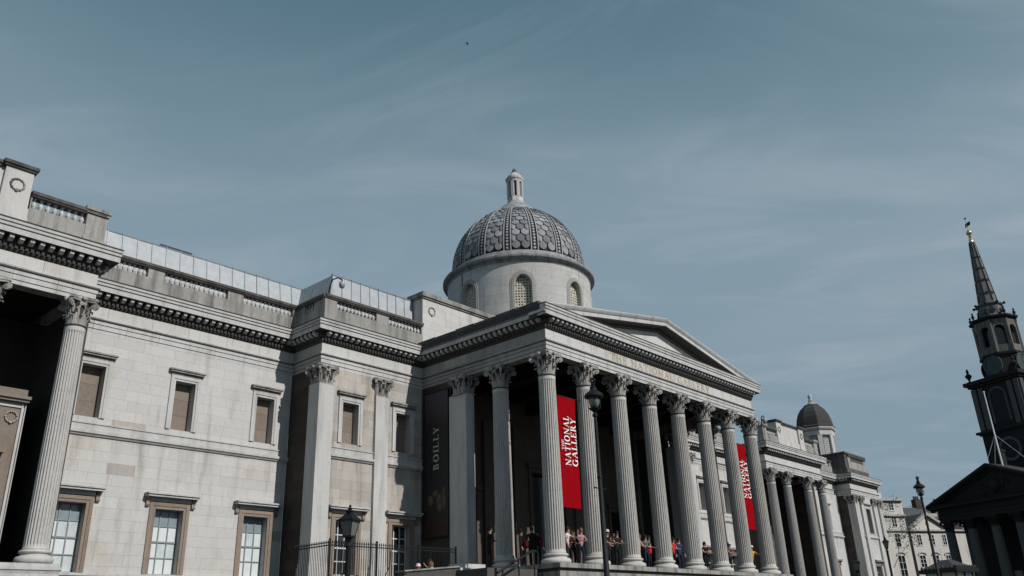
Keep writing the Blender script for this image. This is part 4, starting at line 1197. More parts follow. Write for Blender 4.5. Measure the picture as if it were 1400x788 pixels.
# ================================================================== banners
def red_banner(x0, x1, z0, z1, label):
    t = thing('banner', label, 'banner', ((x0+x1)/2, 0, z1), 0, 'red banners between the portico columns')
    w = x1-x0; h = z1-z0; nx, nz = 8, 24
    mb = MB()
    def P(i, j):
        u, v = i/nx, j/nz
        return (-w/2+w*u, .045*math.sin(u*6.5+v*2.2)*math.sin(PI*min(1, v*1.1+.05))+.018*math.sin(u*15+v*4)*v-.02*math.sin(v*9+u*2), -h*v)
    for side in (0, 1):
        for j in range(nz+1):
            for i in range(nx+1):
                p = P(i, j); mb.v.append((p[0], p[1]+side*.012, p[2]))
    k = (nx+1)*(nz+1)
    for j in range(nz):
        for i in range(nx):
            a = j*(nx+1)+i; mb.f.append((a, a+nx+1, a+nx+2, a+1)); mb.f.append((k+a, k+a+1, k+a+nx+2, k+a+nx+1))
    obj('cloth', mb, M['red'], t, True, angle=60)
    obj('rod', MB().tube((-w/2-.5, .01, .03), (w/2+.5, .01, .03), .03, .03, 8), M['iron'], t)
    obj('hem_bar', MB().tube((-w/2, .0, -h), (w/2, .0, -h), .028, .028, 8), M['red'], t)
    for (txt, hgt, xx, za, zb) in (("THE", .16, .27, 5.30, 5.82), ("NATIONAL", .42, .75, 4.58, 7.02), ("GALLERY", .42, 1.27, 4.58, 6.98)):
        m_, wid = lettering(txt, hgt, .006, .07)
        kx = (zb-za)/wid
        # reading direction up (+z), tops of the letters towards -x
        m_.xf(Matrix(((0, 0, -1, -w/2+xx*w/1.4+hgt*.0), (0, 1, 0, -.05), (kx, 0, 0, za-z1), (0, 0, 0, 1))))
        put_letters(m_, LET_OUT, M['white'], t)
red_banner(.70, 2.12, 2.62, 7.97, 'red hanging banner with white lettering beside the corner column of the portico')
red_banner(18.62, 20.02, 2.70, 8.0, 'red hanging banner with white lettering between the last two portico columns')

m = bpy.data.materials.new('exhibition_print'); m.use_nodes = True
t_ = m.node_tree; b_n = t_.nodes['Principled BSDF']; b_n.inputs['Roughness'].default_value = .6
tcn = t_.nodes.new('ShaderNodeTexCoord'); sp = t_.nodes.new('ShaderNodeSeparateXYZ'); t_.links.new(tcn.outputs['Generated'], sp.inputs[0])
nz_ = t_.nodes.new('ShaderNodeTexNoise'); nz_.inputs['Scale'].default_value = 5; nz_.inputs['Detail'].default_value = 5; t_.links.new(tcn.outputs['Generated'], nz_.inputs['Vector'])
ma = t_.nodes.new('ShaderNodeMath'); ma.operation = 'MULTIPLY_ADD'; ma.inputs[1].default_value = .10; t_.links.new(nz_.outputs['Fac'], ma.inputs[0]); t_.links.new(sp.outputs['Z'], ma.inputs[2])
cr = t_.nodes.new('ShaderNodeValToRGB'); e = cr.color_ramp.elements
e[0].position = .0; e[0].color = (.022, .008, .006, 1); e[1].position = 1; e[1].color = (.036, .034, .044, 1)
for p_, c_ in ((.16, (.025, .009, .008, 1)), (.20, (.009, .007, .007, 1)), (.42, (.006, .006, .007, 1)), (.80, (.009, .008, .010, 1)), (.88, (.026, .02, .025, 1))):
    q = e.new(p_); q.color = c_
t_.links.new(ma.outputs[0], cr.inputs[0]); t_.links.new(cr.outputs[0], b_n.inputs['Base Color'])
bt_ = thing('banner', 'tall near-black exhibition banner with grey lettering over a dim painting on the portico flank', 'banner', (-.36, 7.53, 9.5))
obj('printed_sheet', MB().box(-.03, -.92, -7.6, .0, .92, 0), m, bt_)
mm_, wid = lettering("BOILLY", .40, .006, .12)
mm_.xf(Matrix(((0, -1, 0, -.032), (0, 0, 1, -.2), (2.32/wid, 0, 0, 5.28-9.5), (0, 0, 0, 1))) @ Matrix.Diagonal((1, -1, 1, 1)))
put_letters(mm_, LET_OUT, plain('grey_print', (.42, .42, .43), rough=.8), bt_)
pf = MB()
for (y, z, w, h) in ((.42, -5.75, .20, .5), (.02, -5.45, .22, .35), (-.25, -5.95, .2, .9), (-.6, -5.75, .16, 1.1)):
    pf.add([(-.034-.0006*len(pf.f), y+w*.9*math.cos(2*PI*q/12), z+h*.55*math.sin(2*PI*q/12)) for q in range(12)], [tuple(range(12))])
obj('painted_shapes', pf, plain('dim_painted_cream', (.085, .058, .04), rough=.6, var=.6), bt_, stuff=True)
fb = MB().box(-.05, -.97, -7.66, .01, -.92, .06); fb.box(-.05, .92, -7.66, .01, .97, .06); fb.box(-.05, -.92, 0, .01, .92, .06); fb.box(-.05, -.92, -7.66, .01, .92, -7.6)
obj('frame', fb, M['iron'], bt_)

# ================================================================== street lamps
def tall_lamp(loc, label):
    """post with a domed hood over a glass globe"""
    H = loc[2]-GZ
    t = thing('street_lamp', label, 'street lamp', (loc[0], loc[1], GZ), 0, 'tall lamp posts with domed hoods')
    p = MB().lathe([(.32, 0), (.32, .25), (.26, .3), (.24, 1.3), (.28, 1.38), (.17, 1.5), (.14, 2.6), (.17, 2.65), (.12, 2.72), (.07, H-1.5), (.06, H-1.3), (.10, H-1.27), (.11, H-1.18), (.05, H-1.1)], 14)
    obj('post', p, M['iron'], t, True, angle=35)
    obj('ladder_bar', MB().tube((-.38, 0, H*.62), (.38, 0, H*.62), .022, .022, 6).sphere((-.38, 0, H*.62), .04, 6, 4).sphere((.38, 0, H*.62), .04, 6, 4).sphere((.0, 0, H*.66), .115, 8, 5), M['iron'], t)
    c = MB().lathe([(.05, H-1.12), (.10, H-1.05), (.22, H-.96), (.24, H-.92), (.06, H-.9)], 12)
    for k in range(4):
        a = PI/4+k*PI/2; cx, cy = math.cos(a), math.sin(a)
        c.path([(cx*.23, cy*.23, H-.94), (cx*.27, cy*.27, H-.75), (cx*.25, cy*.25, H-.45)], .02, 5)
    obj('cradle', c, M['iron'], t)
    obj('globe', MB().lathe([(.08, H-.92), (.17, H-.85), (.22, H-.72), (.23, H-.6), (.20, H-.46), (.17, H-.42)], 14), M['lampglass'], t, True, angle=80)
    obj('hood', MB().lathe([(.36, H-.47), (.40, H-.46), (.41, H-.40), (.34, H-.30), (.24, H-.22), (.15, H-.16), (.13, H-.06), (.16, H-.04), (.12, H)], 16), M['iron'], t, True, angle=40)
    f = MB().lathe([(.11, H), (.07, H+.05), (.10, H+.12), (.05, H+.17)], 10)
    for k in range(6):
        a = k*PI/3; f.tube((.05*math.cos(a), .05*math.sin(a), H+.15), (.13*math.cos(a), .13*math.sin(a), H+.3), .02, .03, 4)
    f.sphere((0, 0, H+.34), .06, 8, 5)
    obj('finial', f, M['iron'], t)
    return t
tall_lamp((-3.1, -5.0, 6.62), 'tall black street lamp with glass globe in front of the second portico column')
tall_lamp((35.2, -5.7, 6.45), 'tall black street lamp standing against the sky near the church')
def lantern_lamp(loc, s, label):
    """four-sided tapered lantern on a post; loc = top of finial"""
    t = thing('street_lantern', label, 'street lantern', (loc[0], loc[1], GZ), R(20), 'square lanterns on posts')
    H = loc[2]-GZ; b = H-1.12*s
    g = MB()
    def fr(z0, a0, z1, a1, m_):
        m_.add([(-a0,-a0,z0),(a0,-a0,z0),(a0,a0,z0),(-a0,a0,z0),(-a1,-a1,z1),(a1,-a1,z1),(a1,a1,z1),(-a1,a1,z1)], [(0,3,2,1),(4,5,6,7),(0,1,5,4),(1,2,6,5),(2,3,7,6),(3,0,4,7)])
    fr(b+.12*s, .13*s, b+.58*s, .235*s, g)
    obj('glass', g, M['lampglass'], t)
    h = MB(); fr(b+.58*s, .30*s, b+.63*s, .30*s, h); fr(b+.63*s, .27*s, b+.80*s, .12*s, h); fr(b+.80*s, .09*s, b+.90*s, .09*s, h); fr(b+.9*s, .12*s, b+.93*s, .10*s, h)
    obj('hood', h, M['iron'], t)
    obj('finial', MB().lathe([(.06*s, b+.93*s), (.08*s, b+.98*s), (.03*s, b+1.02*s), (.05*s, b+1.07*s), (.01, b+1.12*s)], 8), M['iron'], t)
    f = MB()
    for sx in (-1, 1):
        for sy in (-1, 1): f.tube((sx*.135*s, sy*.135*s, b+.1*s), (sx*.245*s, sy*.245*s, b+.6*s), .018*s, .018*s, 5)
    fr(b+.06*s, .15*s, b+.12*s, .15*s, f)
    obj('frame', f, M['iron'], t)
    obj('post', MB().lathe([(.2, 0), (.2, .4), (.1, .5), (.07*s+.02, b-.3), (.12*s, b-.2), (.06*s, b-.1), (.13*s, b+.06*s)], 10), M['iron'], t, True, angle=35)
    return t
lantern_lamp((-13.1, -2.0, 1.36), 1.0, 'black four-sided lantern in front of the bay with white-barred windows')
lantern_lamp((29.9, -2.1, 1.4), 1.0, 'black four-sided lantern seen against the end pavilion pilasters')
lantern_lamp((57.4, 5.0, 4.83), 1.1, 'small black lantern post in front of the white stucco houses')

# ================================================================== cameras
def cctv(loc, rz, label, arm):
    t = thing('security_camera', label, 'security camera', loc, rz, 'cameras on gooseneck brackets')
    obj('bracket', MB().path(arm, .035, 6), M['iron'], t)
    e_ = arm[-1]
    obj('housing', MB().lathe([(.06, e_[2]+.02), (.15, e_[2]-.03), (.17, e_[2]-.16), (.16, e_[2]-.2)], 12, (e_[0], e_[1])), M['camgrey'], t, True)
    obj('dome_cover', MB().lathe([(.155, e_[2]-.2), (.14, e_[2]-.29), (.08, e_[2]-.35), (.01, e_[2]-.37)], 12, (e_[0], e_[1])), M['paneteal'], t, True, angle=80)
M['camgrey'] = plain('grey_camera_shell', (.30, .31, .32), rough=.4)
cctv((-6.95, 8.65, 13.7), 0, 'pale dome camera on a curved bracket above the bay corner', [(0, 0, 0), (.02, -.02, .5), (.15, -.1, .95), (.4, -.2, 1.1), (.58, -.3, 1.0), (.6, -.3, .88)])
cctv((21.45, -.75, 9.55), 0, 'pale dome camera on a bracket beside the last portico capital', [(0, 0, 0), (.1, 0, .45), (.3, 0, .6), (.5, 0, .55), (.52, 0, .45)])

# ================================================================== terrace, railing, stair flank
struct(obj('terrace', MB().box(-16, 4.2, GZ, -1.2, YC-.3, -.55), M['paving']))
rl_ = thing('iron_railing', 'thin black iron railing along the terrace below the barred windows', 'railing', (-8.76, 5.0, -.55))
bar = mesh_of(MB().tube((0, 0, 0), (0, 0, 1.53), .014, .014, 5).add([(-.03, -.03, 1.53), (.03, -.03, 1.53), (.03, .03, 1.53), (-.03, .03, 1.53), (0, 0, 1.66)], [(0, 1, 4), (1, 2, 4), (2, 3, 4), (3, 0, 4)]), 'bar', M['iron'])
for i in range(62): link('bar', bar, rl_, (.12*i, random.uniform(-.004, .004), 0))
for i in range(1, 22): link('bar', bar, rl_, (0, .12*i, 0))
rr_ = MB()
for z in (.12, 1.42): rr_.box(-.02, -.02, z, 7.34, .02, z+.045); rr_.box(-.02, .02, z, .02, 2.55, z+.045)
obj('rail', rr_, M['iron'], rl_)
pt = mesh_of(MB().box(-.035, -.035, 0, .035, .035, 1.6).sphere((0, 0, 1.66), .06, 8, 5), 'post', M['iron'])
for x in (0, 2.44, 4.88, 7.32): link('post', pt, rl_, (x+.06*(x > 0 and x < 7), .0, 0))
for x in (.95, 3.3, 5.7): obj('stay', MB().path([(x, .0, 1.35), (x+.05, .12, .7), (x-.05, .5, .02)], .02, 5), M['iron'], rl_)
struct(obj('forecourt', MB().box(-16, .2, GZ, -4.4, 4.15, -1.68), M['paving']))
sw = thing('stair_wall', 'dark stone stair flank with pale coping and end pedestal beside the portico', 'stair wall', (-6, 2, GZ))
obj('wall', MB().box(-1.2, .05, 0, 1.87, .5, 4.0), M['black'], sw)
obj('sloping_cap', MB().add([(-1.2, .05, 4.001), (1.87, .05, 4.001), (1.87, .5, 4.001), (-1.2, .5, 4.001), (-1.2, .05, 4.06), (1.87, .05, 4.32), (1.87, .5, 4.32), (-1.2, .5, 4.06)], [(0, 3, 2, 1), (4, 5, 6, 7), (0, 1, 5, 4), (1, 2, 6, 5), (2, 3, 7, 6), (3, 0, 4, 7)]), M['black'], sw)
obj('coping', MB().add([(-1.25, -.02, 4.062), (1.86, -.02, 4.322), (1.86, .57, 4.322), (-1.25, .57, 4.062), (-1.25, -.02, 4.12), (1.86, -.02, 4.38), (1.86, .57, 4.38), (-1.25, .57, 4.12)],
    [(0, 3, 2, 1), (4, 5, 6, 7), (0, 1, 5, 4), (1, 2, 6, 5), (2, 3, 7, 6), (3, 0, 4, 7)]), M['soot'], sw)
obj('pedestal', MB().box(1.87, -.05, 0, 3.55, .8, 4.15).box(1.79, -.13, 4.152, 3.63, .88, 4.3).box(1.95, .0, 4.302, 3.47, .75, 4.48), M['trim'], sw)
struct(obj('stair_landing', MB().box(-4.3, .2, GZ, -1.1, 6.4, -.22), M['paving']))
hr = thing('handrail', 'black sloping handrail rising to the portico corner', 'handrail', (-4.5, -.7, GZ))
obj('rail', MB().path([(-.1, .05, 3.9), (2.2, .15, 4.85), (2.5, .15, 4.85)], .05, 8), M['iron'], hr)
for (x, z) in ((.3, 4.06), (1.3, 4.48), (2.3, 4.85)): obj('post', MB().tube((x, .12, 0), (x, .12, z), .035, .035, 6), M['iron'], hr)

# ================================================================== people
PM = {}
def cloth(c):
    k = tuple(c)
    if k not in PM: PM[k] = plain('cloth_%d' % len(PM), c, rough=.85, var=.12, spec=.15)
    return PM[k]
SKIN = plain('skin', (.36, .21, .15), rough=.55, var=.06)
POSES = {
 # (left elbow, left wrist, right elbow, right wrist) relative to shoulder height frame
 'lean': ((.26, -.12, 1.16), (.12, -.36, 1.12), (-.26, -.12, 1.16), (-.10, -.38, 1.10)),
 'phone': ((.25, -.16, 1.18), (.10, -.30, 1.42), (-.27, -.08, 1.14), (-.14, -.30, 1.08)),
 'down': ((.25, .02, 1.12), (.27, -.06, .88), (-.25, .02, 1.12), (-.27, -.06, .88)),
 'cross': ((.27, -.10, 1.13), (-.08, -.26, 1.14), (-.27, -.10, 1.13), (.10, -.24, 1.10)),
 'reach': ((.24, -.22, 1.24), (.14, -.50, 1.20), (-.26, -.02, 1.12), (-.26, -.10, .90)),
}
def person(x, y, z, rz, pose, shirt, legs, hair, label, shoe=(.02, .02, .022), scale=1.0, sleeve='short', hat=None, bag=None):
    V = []; E_ = []; RAD = []; TAG = []
    def add(p, r, tg, par=None):
        V.append(p); RAD.append(r); TAG.append(tg)
        if par is not None: E_.append((par, len(V)-1))
        return len(V)-1
    le, lw, re, rw = POSES[pose]
    lean_ = -.05 if pose in ('lean', 'reach') else 0
    pel = add((0, .02, .94), (.155, .105), 'legs')
    wai = add((0, .01, 1.08), (.135, .095), 'shirt', pel)
    che = add((0, lean_*.5, 1.27), (.165, .11), 'shirt', wai)
    nek = add((0, lean_, 1.43), (.062, .06), 'shirt', che)
    hd0 = add((0, lean_-.02, 1.51), (.062, .068), 'skin', nek)
    hd1 = add((0, lean_-.035, 1.585), (.078, .098), 'skin', hd0)
    hd2 = add((0, lean_-.02, 1.675), (.070, .085), 'skin', hd1)
    sg = 'shirt' if sleeve == 'long' else 'skin'
    for (s, e_, w_) in ((1, le, lw), (-1, re, rw)):
        sh = add((s*.185, lean_*.8, 1.375), (.062, .062), 'shirt', che)
        um = add(tuple((Vector((s*.185, lean_*.8, 1.375))*.5+Vector(e_)*.5)), (.05, .05), 'shirt', sh)
        el = add((e_[0], e_[1]+lean_*.5, e_[2]), (.041, .041), sg, um)
        wr = add((w_[0], w_[1]+lean_*.5, w_[2]), (.028, .028), sg, el)
        dv = (Vector(V[wr])-Vector(V[el])).normalized()
        sd = dv.cross(Vector((0, 0, 1)));  sd = sd.normalized() if sd.length > .2 else Vector((1, 0, 0))
        pa_ = add(tuple(Vector(V[wr])+dv*.075), (.036, .018), 'skin', wr)
        nrm = dv.cross(sd)
        for k, ln in enumerate((.072, .085, .08, .06)):
            b0 = Vector(V[pa_])+sd*(-.03+.02*k)+dv*.02
            f0 = add(tuple(b0), (.010, .010), 'skin', pa_)
            f1 = add(tuple(b0+dv*ln*.55-nrm*.006), (.009, .009), 'skin', f0)
            add(tuple(b0+dv*ln-nrm*.025), (.007, .007), 'skin', f1)
        th = add(tuple(Vector(V[pa_])-dv*.035-sd*.042), (.011, .011), 'skin', pa_)
        add(tuple(Vector(V[th])+dv*.045-sd*.02), (.009, .009), 'skin', th)
        hp = add((s*.09, .02, .88), (.095, .1), 'legs', pel)
        kn = add((s*(.10+random.uniform(0, .02)), -.015+random.uniform(-.04, .03), .50), (.06, .062), 'legs', hp)
        cf = add((s*.105, .015, .34), (.055, .058), 'legs', kn)
        an = add((s*.105, .03, .09), (.04, .042), 'legs', cf)
        ft = add((s*.115, -.06, .045), (.043, .036), 'shoe', an)
        add((s*.125, -.155, .038), (.036, .026), 'shoe', ft)
    me_ = bpy.data.meshes.new('person'); me_.from_pydata(V, E_, [])
    ob = bpy.data.objects.new('person', me_); COL.objects.link(ob)
    ob.modifiers.new('skin', 'SKIN')
    sv = me_.skin_vertices[0].data
    for i, r in enumerate(RAD): sv[i].radius = r
    sv[0].use_root = True
    ss = ob.modifiers.new('sub', 'SUBSURF'); ss.levels = 1; ss.render_levels = 1
    dg = bpy.context.evaluated_depsgraph_get()
    new = bpy.data.meshes.new_from_object(ob.evaluated_get(dg))
    ob.modifiers.clear(); ob.data = new; bpy.data.meshes.remove(me_)
    new.materials.clear()
    order = ['skin', 'shirt', 'legs', 'shoe']
    for q in (SKIN, cloth(shirt), cloth(legs), cloth(shoe)): new.materials.append(q)
    VV = [Vector(v) for v in V]
    segs = [(VV[a], VV[b], TAG[b]) for a, b in E_]
    for pl in new.polygons:
        c = pl.center; best = 9; bt = 'shirt'
        for (a, b, tg) in segs:
            ab = b-a; t = max(0, min(1, (c-a).dot(ab)/ab.length_squared)); d = (c-(a+ab*t)).length
            if d < best: best = d; bt = tg
        pl.material_index = order.index(bt); pl.use_smooth = True
    ob.location = (x, y, z); ob.rotation_euler = (0, 0, rz); ob.scale = (scale,)*3
    tag(ob, label, 'person', 'people about the portico')
    hy = lean_-.02
    hm = MB()
    n = 12
    for j in range(5):
        zt = 1.60+.145*math.sin(j/4*PI/2)-(.05 if j == 0 else 0)
        rr = .098*math.cos(j/4*PI/2*.93)
        for i in range(n):
            a = 2*PI*i/n; front = max(0, -math.sin(a))
            hm.v.append((rr*.92*math.cos(a), hy+.008+rr*1.12*math.sin(a), zt+(.055*front if j == 0 else (.02*front if j == 1 else 0))))
    for j in range(4):
        for i in range(n): hm.f.append((j*n+i, j*n+(i+1) % n, (j+1)*n+(i+1) % n, (j+1)*n+i))
    hm.f.append(tuple(4*n+i for i in range(n)))
    obj('hair', hm, cloth(hair), ob, True, angle=80)
    fc = MB()
    for s in (-1, 1): fc.sphere((s*.030, hy-.095, 1.595), .011, 6, 4)
    fc.box(-.022, hy-.103, 1.545, .022, hy-.09, 1.552)
    obj('face', fc, cloth((.05, .025, .02)), ob)
    obj('nose', MB().add([(-.013, hy-.095, 1.565), (.013, hy-.095, 1.565), (0, hy-.125, 1.568), (0, hy-.1, 1.6)], [(0, 1, 2), (0, 2, 3), (1, 3, 2), (0, 3, 1)]), SKIN, ob)
    if hat:
        obj('hat', MB().lathe([(.125, 1.655), (.125, 1.665), (.104, 1.675), (.10, 1.73), (.07, 1.775), (.01, 1.785)], 14, (0, hy-.01)), cloth(hat), ob, True, angle=50)
    if bag:
        obj('bag', MB().lathe([(.05, .78), (.13, .82), (.15, .95), (.13, 1.08), (.05, 1.12)], 10, (.26, .1)).tube((.26, .1, 1.1), (.15, .05, 1.40), .015, .015, 5), cloth(bag), ob, True, angle=50)
    return ob
BK = (.012, .012, .014); DK = (.018, .018, .021); NV = (.014, .018, .034); WH_ = (.55, .54, .54); HB = (.03, .018, .012); HL = (.16, .09, .04)
CV = R(-39)   # roughly facing the square
P_ = [
 (-.28, 1.15, 0, R(140), 'down', BK, BK, HB, 'person in a black jacket standing behind the corner column', dict(sleeve='long', bag=(.10, .008, .015))),
 (.22, 1.25, 0, R(120), 'down', (.07, .012, .018), BK, HB, 'person in a dark maroon top beside the corner column', dict(sleeve='long')),
 (1.0, .12, 0, R(20), 'reach', WH_, DK, HB, 'person in a white shirt under the first red banner', dict(sleeve='short', bag=(.35, .04, .015))),
 (1.62, .5, 0, R(-30), 'phone', (.10, .02, .03), BK, HL, 'person half hidden between two figures below the first banner', dict()),
 (2.02, .1, 0, R(-10), 'lean', (.42, .20, .25), NV, HL, 'person in a pink top leaning under the first red banner', dict(shoe=WH_)),
 (4.15, .1, 0, R(15), 'phone', BK, BK, HB, 'person in black wearing a white cap between second and third column', dict(hat=WH_)),
 (4.93, .1, 0, R(-15), 'lean', DK, BK, HB, 'bare-armed person in dark clothes beside the third column', dict()),
 (6.84, .1, 0, R(10), 'lean', (.30, .24, .22), BK, HL, 'person in a grey-brown top holding out both arms', dict()),
 (7.58, .15, 0, R(-20), 'cross', (.10, .1, .12), NV, HB, 'person with a bright red bag between third and fourth column', dict(bag=(.5, .015, .02), shoe=WH_)),
 (10.1, .1, 0, R(0), 'lean', (.55, .02, .025), BK, HB, 'person in a bright red top beside the fourth column', dict(shoe=WH_)),
 (10.92, .2, 0, R(-25), 'down', (.02, .035, .08), NV, HB, 'person in navy blue standing beside the red-topped figure', dict(sleeve='long')),
 (12.75, .35, 0, R(10), 'cross', (.42, .14, .13), BK, HB, 'person in a salmon top partly hidden behind the fifth column', dict()),
 (13.5, .1, 0, R(-10), 'cross', BK, BK, HB, 'dark-haired person in black with folded bare arms', dict()),
 (16.3, .1, 0, R(0), 'lean', (.08, .05, .05), BK, HL, 'person in a white sun hat between sixth and seventh column', dict(hat=WH_)),
 (19.15, .1, 0, R(-35), 'reach', (.62, .32, .04), BK, HL, 'person in an orange top and pale cap below the far banner', dict(hat=(.6, .58, .52), shoe=WH_)),
 (1.35, 1.3, 0, R(40), 'down', DK, BK, HB, 'person in dark grey standing back in shade below the first banner', dict(sleeve='long')),
 (4.5, .95, 0, R(-20), 'cross', (.05, .05, .06), BK, HL, 'person in charcoal standing behind the white-capped figure', dict()),
 (7.2, .8, 0, R(30), 'phone', (.16, .15, .15), BK, HB, 'person in grey raising a phone between third and fourth column', dict()),
 (8.0, 1.4, 0, R(-40), 'down', BK, NV, HL, 'person in black standing deep in shade behind the red bag', dict(sleeve='long')),
 (10.5, .85, 0, R(25), 'lean', (.05, .05, .055), BK, HL, 'person in charcoal between the red and navy figures', dict()),
 (13.1, .75, 0, R(-30), 'phone', (.12, .09, .08), BK, HB, 'person in brown behind the figure with folded arms', dict()),
 (16.7, .6, 0, R(-20), 'lean', (.03, .03, .03), BK, HB, 'person in black leaning beside the white sun hat', dict()),
 (15.95, .7, 0, R(20), 'down', (.2, .05, .04), BK, HB, 'person in rust red behind the white sun hat', dict()),
 (19.5, .7, 0, R(10), 'down', BK, BK, HB, 'person in black behind the orange top', dict(sleeve='long')),
 (2.45, 0.95, 0, R(-35), 'cross', BK, BK, HB, "person in black beside the second column's shaded side", dict(sleeve='long')),
 (5.4, 0.9, 0, R(20), 'lean', (.03,.028,.03), BK, HB, "person in black half hidden by the third column", dict(sleeve='short')),
 (8.35, 0.5, 0, R(-10), 'lean', DK, BK, HB, "person in black leaning near the fourth column", dict(sleeve='long')),
 (11.4, 0.7, 0, R(40), 'cross', BK, BK, HB, "person in black behind the navy figure", dict(sleeve='short')),
 (14.1, 0.5, 0, R(10), 'lean', (.05,.03,.03), BK, HB, "person in black next to the sixth column", dict(sleeve='long')),
 (17.2, 0.8, 0, R(-25), 'cross', BK, BK, HB, "person in black close to the seventh column", dict(sleeve='short')),
 (-0.62, 1.5, 0, R(30), 'down', BK, BK, HB, "person in black furthest left by the corner column", dict(sleeve='long')),
 (-3.70, .6, -.22, R(60), 'cross', BK, BK, HB, 'dark silhouetted person standing beside the stair pedestal', dict(sleeve='long')),
 (-5.6, 3.0, -1.68, R(-60), 'down', (.5, .3, .32), DK, HL, 'person with a pale pink hat behind the stair wall', dict(hat=(.7, .5, .48))),
 (-4.85, 3.0, -1.55, R(-120), 'down', (.55, .45, .38), DK, HL, 'fair-haired person in beige behind the stair wall', dict()),
 (-4.55, 3.4, -1.36, R(-100), 'phone', (.42, .46, .62), NV, HB, 'dark-haired person in a light blue shirt behind the stair wall', dict()),
 (-8.1, 1.0, -2.1, R(-30), 'down', (.2, .05, .05), DK, HB, 'person looking up in front of the second barred window', dict()),
]
for (x, y, z, rz, pose, sh, lg_, hr_, lab, kw) in P_:
    person(x, y, z, rz, pose, sh, lg_, hr_, lab, scale=random.uniform(.96, 1.02), **kw)

# ================================================================== church
CH = thing('church', 'soot-black church with columned portico, clock tower and tall pointed spire', 'church', (83.41, -.469, 0), math.atan2(-.927, -.375))
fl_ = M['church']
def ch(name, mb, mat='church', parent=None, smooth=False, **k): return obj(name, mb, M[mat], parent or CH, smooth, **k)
cs = MB().lathe([(.85, -3.3), (.85, -3.1), (.7, -2.95), (.64, -2.9), (.62, 0), (.52, 7.0), (.6, 7.05), (.52, 7.1)], 20)
csm = mesh_of(cs, 'column', M['churchcol'], True, 30)
ccap = mesh_of(capital(.53, 1.15), 'capital', M['church'], True, 40)
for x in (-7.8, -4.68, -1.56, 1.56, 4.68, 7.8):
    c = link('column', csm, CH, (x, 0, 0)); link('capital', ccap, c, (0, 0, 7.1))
for x in (-7.8, 7.8): c = link('column', csm, CH, (x, 3.6, 0)); link('capital', ccap, c, (0, 0, 7.1))
ch('portico_wall', MB().box(-9.9, 6.6, GZ, 8.4, 7.0, 9.9))
for x in (-4.68, 0, 4.68): ch('doorway', MB().box(x-1.0, 6.5, -3.3, x+1.0, 6.62, 2.2), 'glassdark')
ch('steps', MB().box(-9.6, -2.6, GZ, 9.6, 7, -4.0).box(-9.3, -1.9, -4.0, 9.3, 7, -3.65).box(-9.0, -1.2, -3.65, 9.0, 7, -3.3))
cp_ = [(-8.45, 6.55), (-8.45, -.6), (8.45, -.6), (8.45, 6.55)]
ch('entablature', MB().sweep(cp_, [(-1.2, 8.26), (0, 8.26), (0, 8.6), (.05, 8.62), (.05, 9.0), (.12, 9.05), (.02, 9.1), (.02, 9.6), (.2, 9.75), (.3, 9.8), (.75, 9.85), (.75, 10.1), (.9, 10.3), (-1.2, 10.32)]))
ch('portico_ceiling', MB().box(-8.3, -.4, 9.2, 8.3, 6.6, 9.4))
def rc(x): return 14.13-(14.13-10.32)*abs(x)/9.4
for (a, b) in ((-9.4, 0), (0, 9.4)):
    vs = []
    pr = [(-1.5, 0), (-1.5, .3), (-1.2, .5), (-.75, .6), (-.7, .8), (0, .8), (0, .02)]
    mb = MB(); k = len(pr)
    mb.add([(a, y, rc(a)-t) for y, t in pr]+[(b, y, rc(b)-t) for y, t in pr], [tuple(range(k)), tuple(reversed(range(k, 2*k)))]+[(j, k+j, k+(j+1) % k, (j+1) % k) for j in range(k)])
    ch('raking_cornice', mb)
    mb = MB().add([(a, 0, rc(a)-.01), (b, 0, rc(b)-.01), (b, 30, rc(b)-.01), (a, 30, rc(a)-.01), (a, 0, rc(a)-.4), (b, 0, rc(b)-.4), (b, 30, rc(b)-.4), (a, 30, rc(a)-.4)],
        [(0, 1, 2, 3), (7, 6, 5, 4), (0, 4, 5, 1), (1, 5, 6, 2), (2, 6, 7, 3), (3, 7, 4, 0)])
    ch('roof', mb, 'lead')
tyo = ch('tympanum', MB().xz([(-8.6, 10.2), (8.6, 10.2), (0, 13.5)], -.5, .0))
rel = MB()   # carved arms in the tympanum
rel.sphere((0, -.5, 11.6), .75, 10, 6, 1.1)
for i in range(26):
    a = random.uniform(0, 2*PI); r_ = random.uniform(.7, 1.9)
    rel.sphere((r_*1.3*math.cos(a), -.5, 11.45+.55*r_*math.sin(a)*.8), random.uniform(.12, .3), 6, 4)
ch('carved_arms', rel, 'church', tyo, True, stuff=True)
ch('nave_wall', MB().box(-10.6, 7.05, GZ, 10.6, 48, 10.4))
ch('nave_cornice', MB().sweep([(-10.6, 48), (-10.6, 7.05), (10.6, 7.05), (10.6, 48)], [(-.3, 9.4), (.1, 9.4), (.2, 9.7), (.75, 9.8), (.85, 10.2), (-.3, 10.25)]))
ch('nave_parapet', MB().sweep([(-10.5, 48), (-10.5, 7.2), (10.5, 7.2), (10.5, 48)], [(-.4, 10.25), (0, 10.25), (0, 11.5), (.12, 11.55), (.12, 11.75), (-.4, 11.78)]))
for (yy) in (12, 18, 24, 30):
    for sx in (-1, 1): ch('window', MB().box(sx*10.62-.05, yy-1.0, -1, sx*10.62+.05, yy+1.0, 7), 'glassdark')
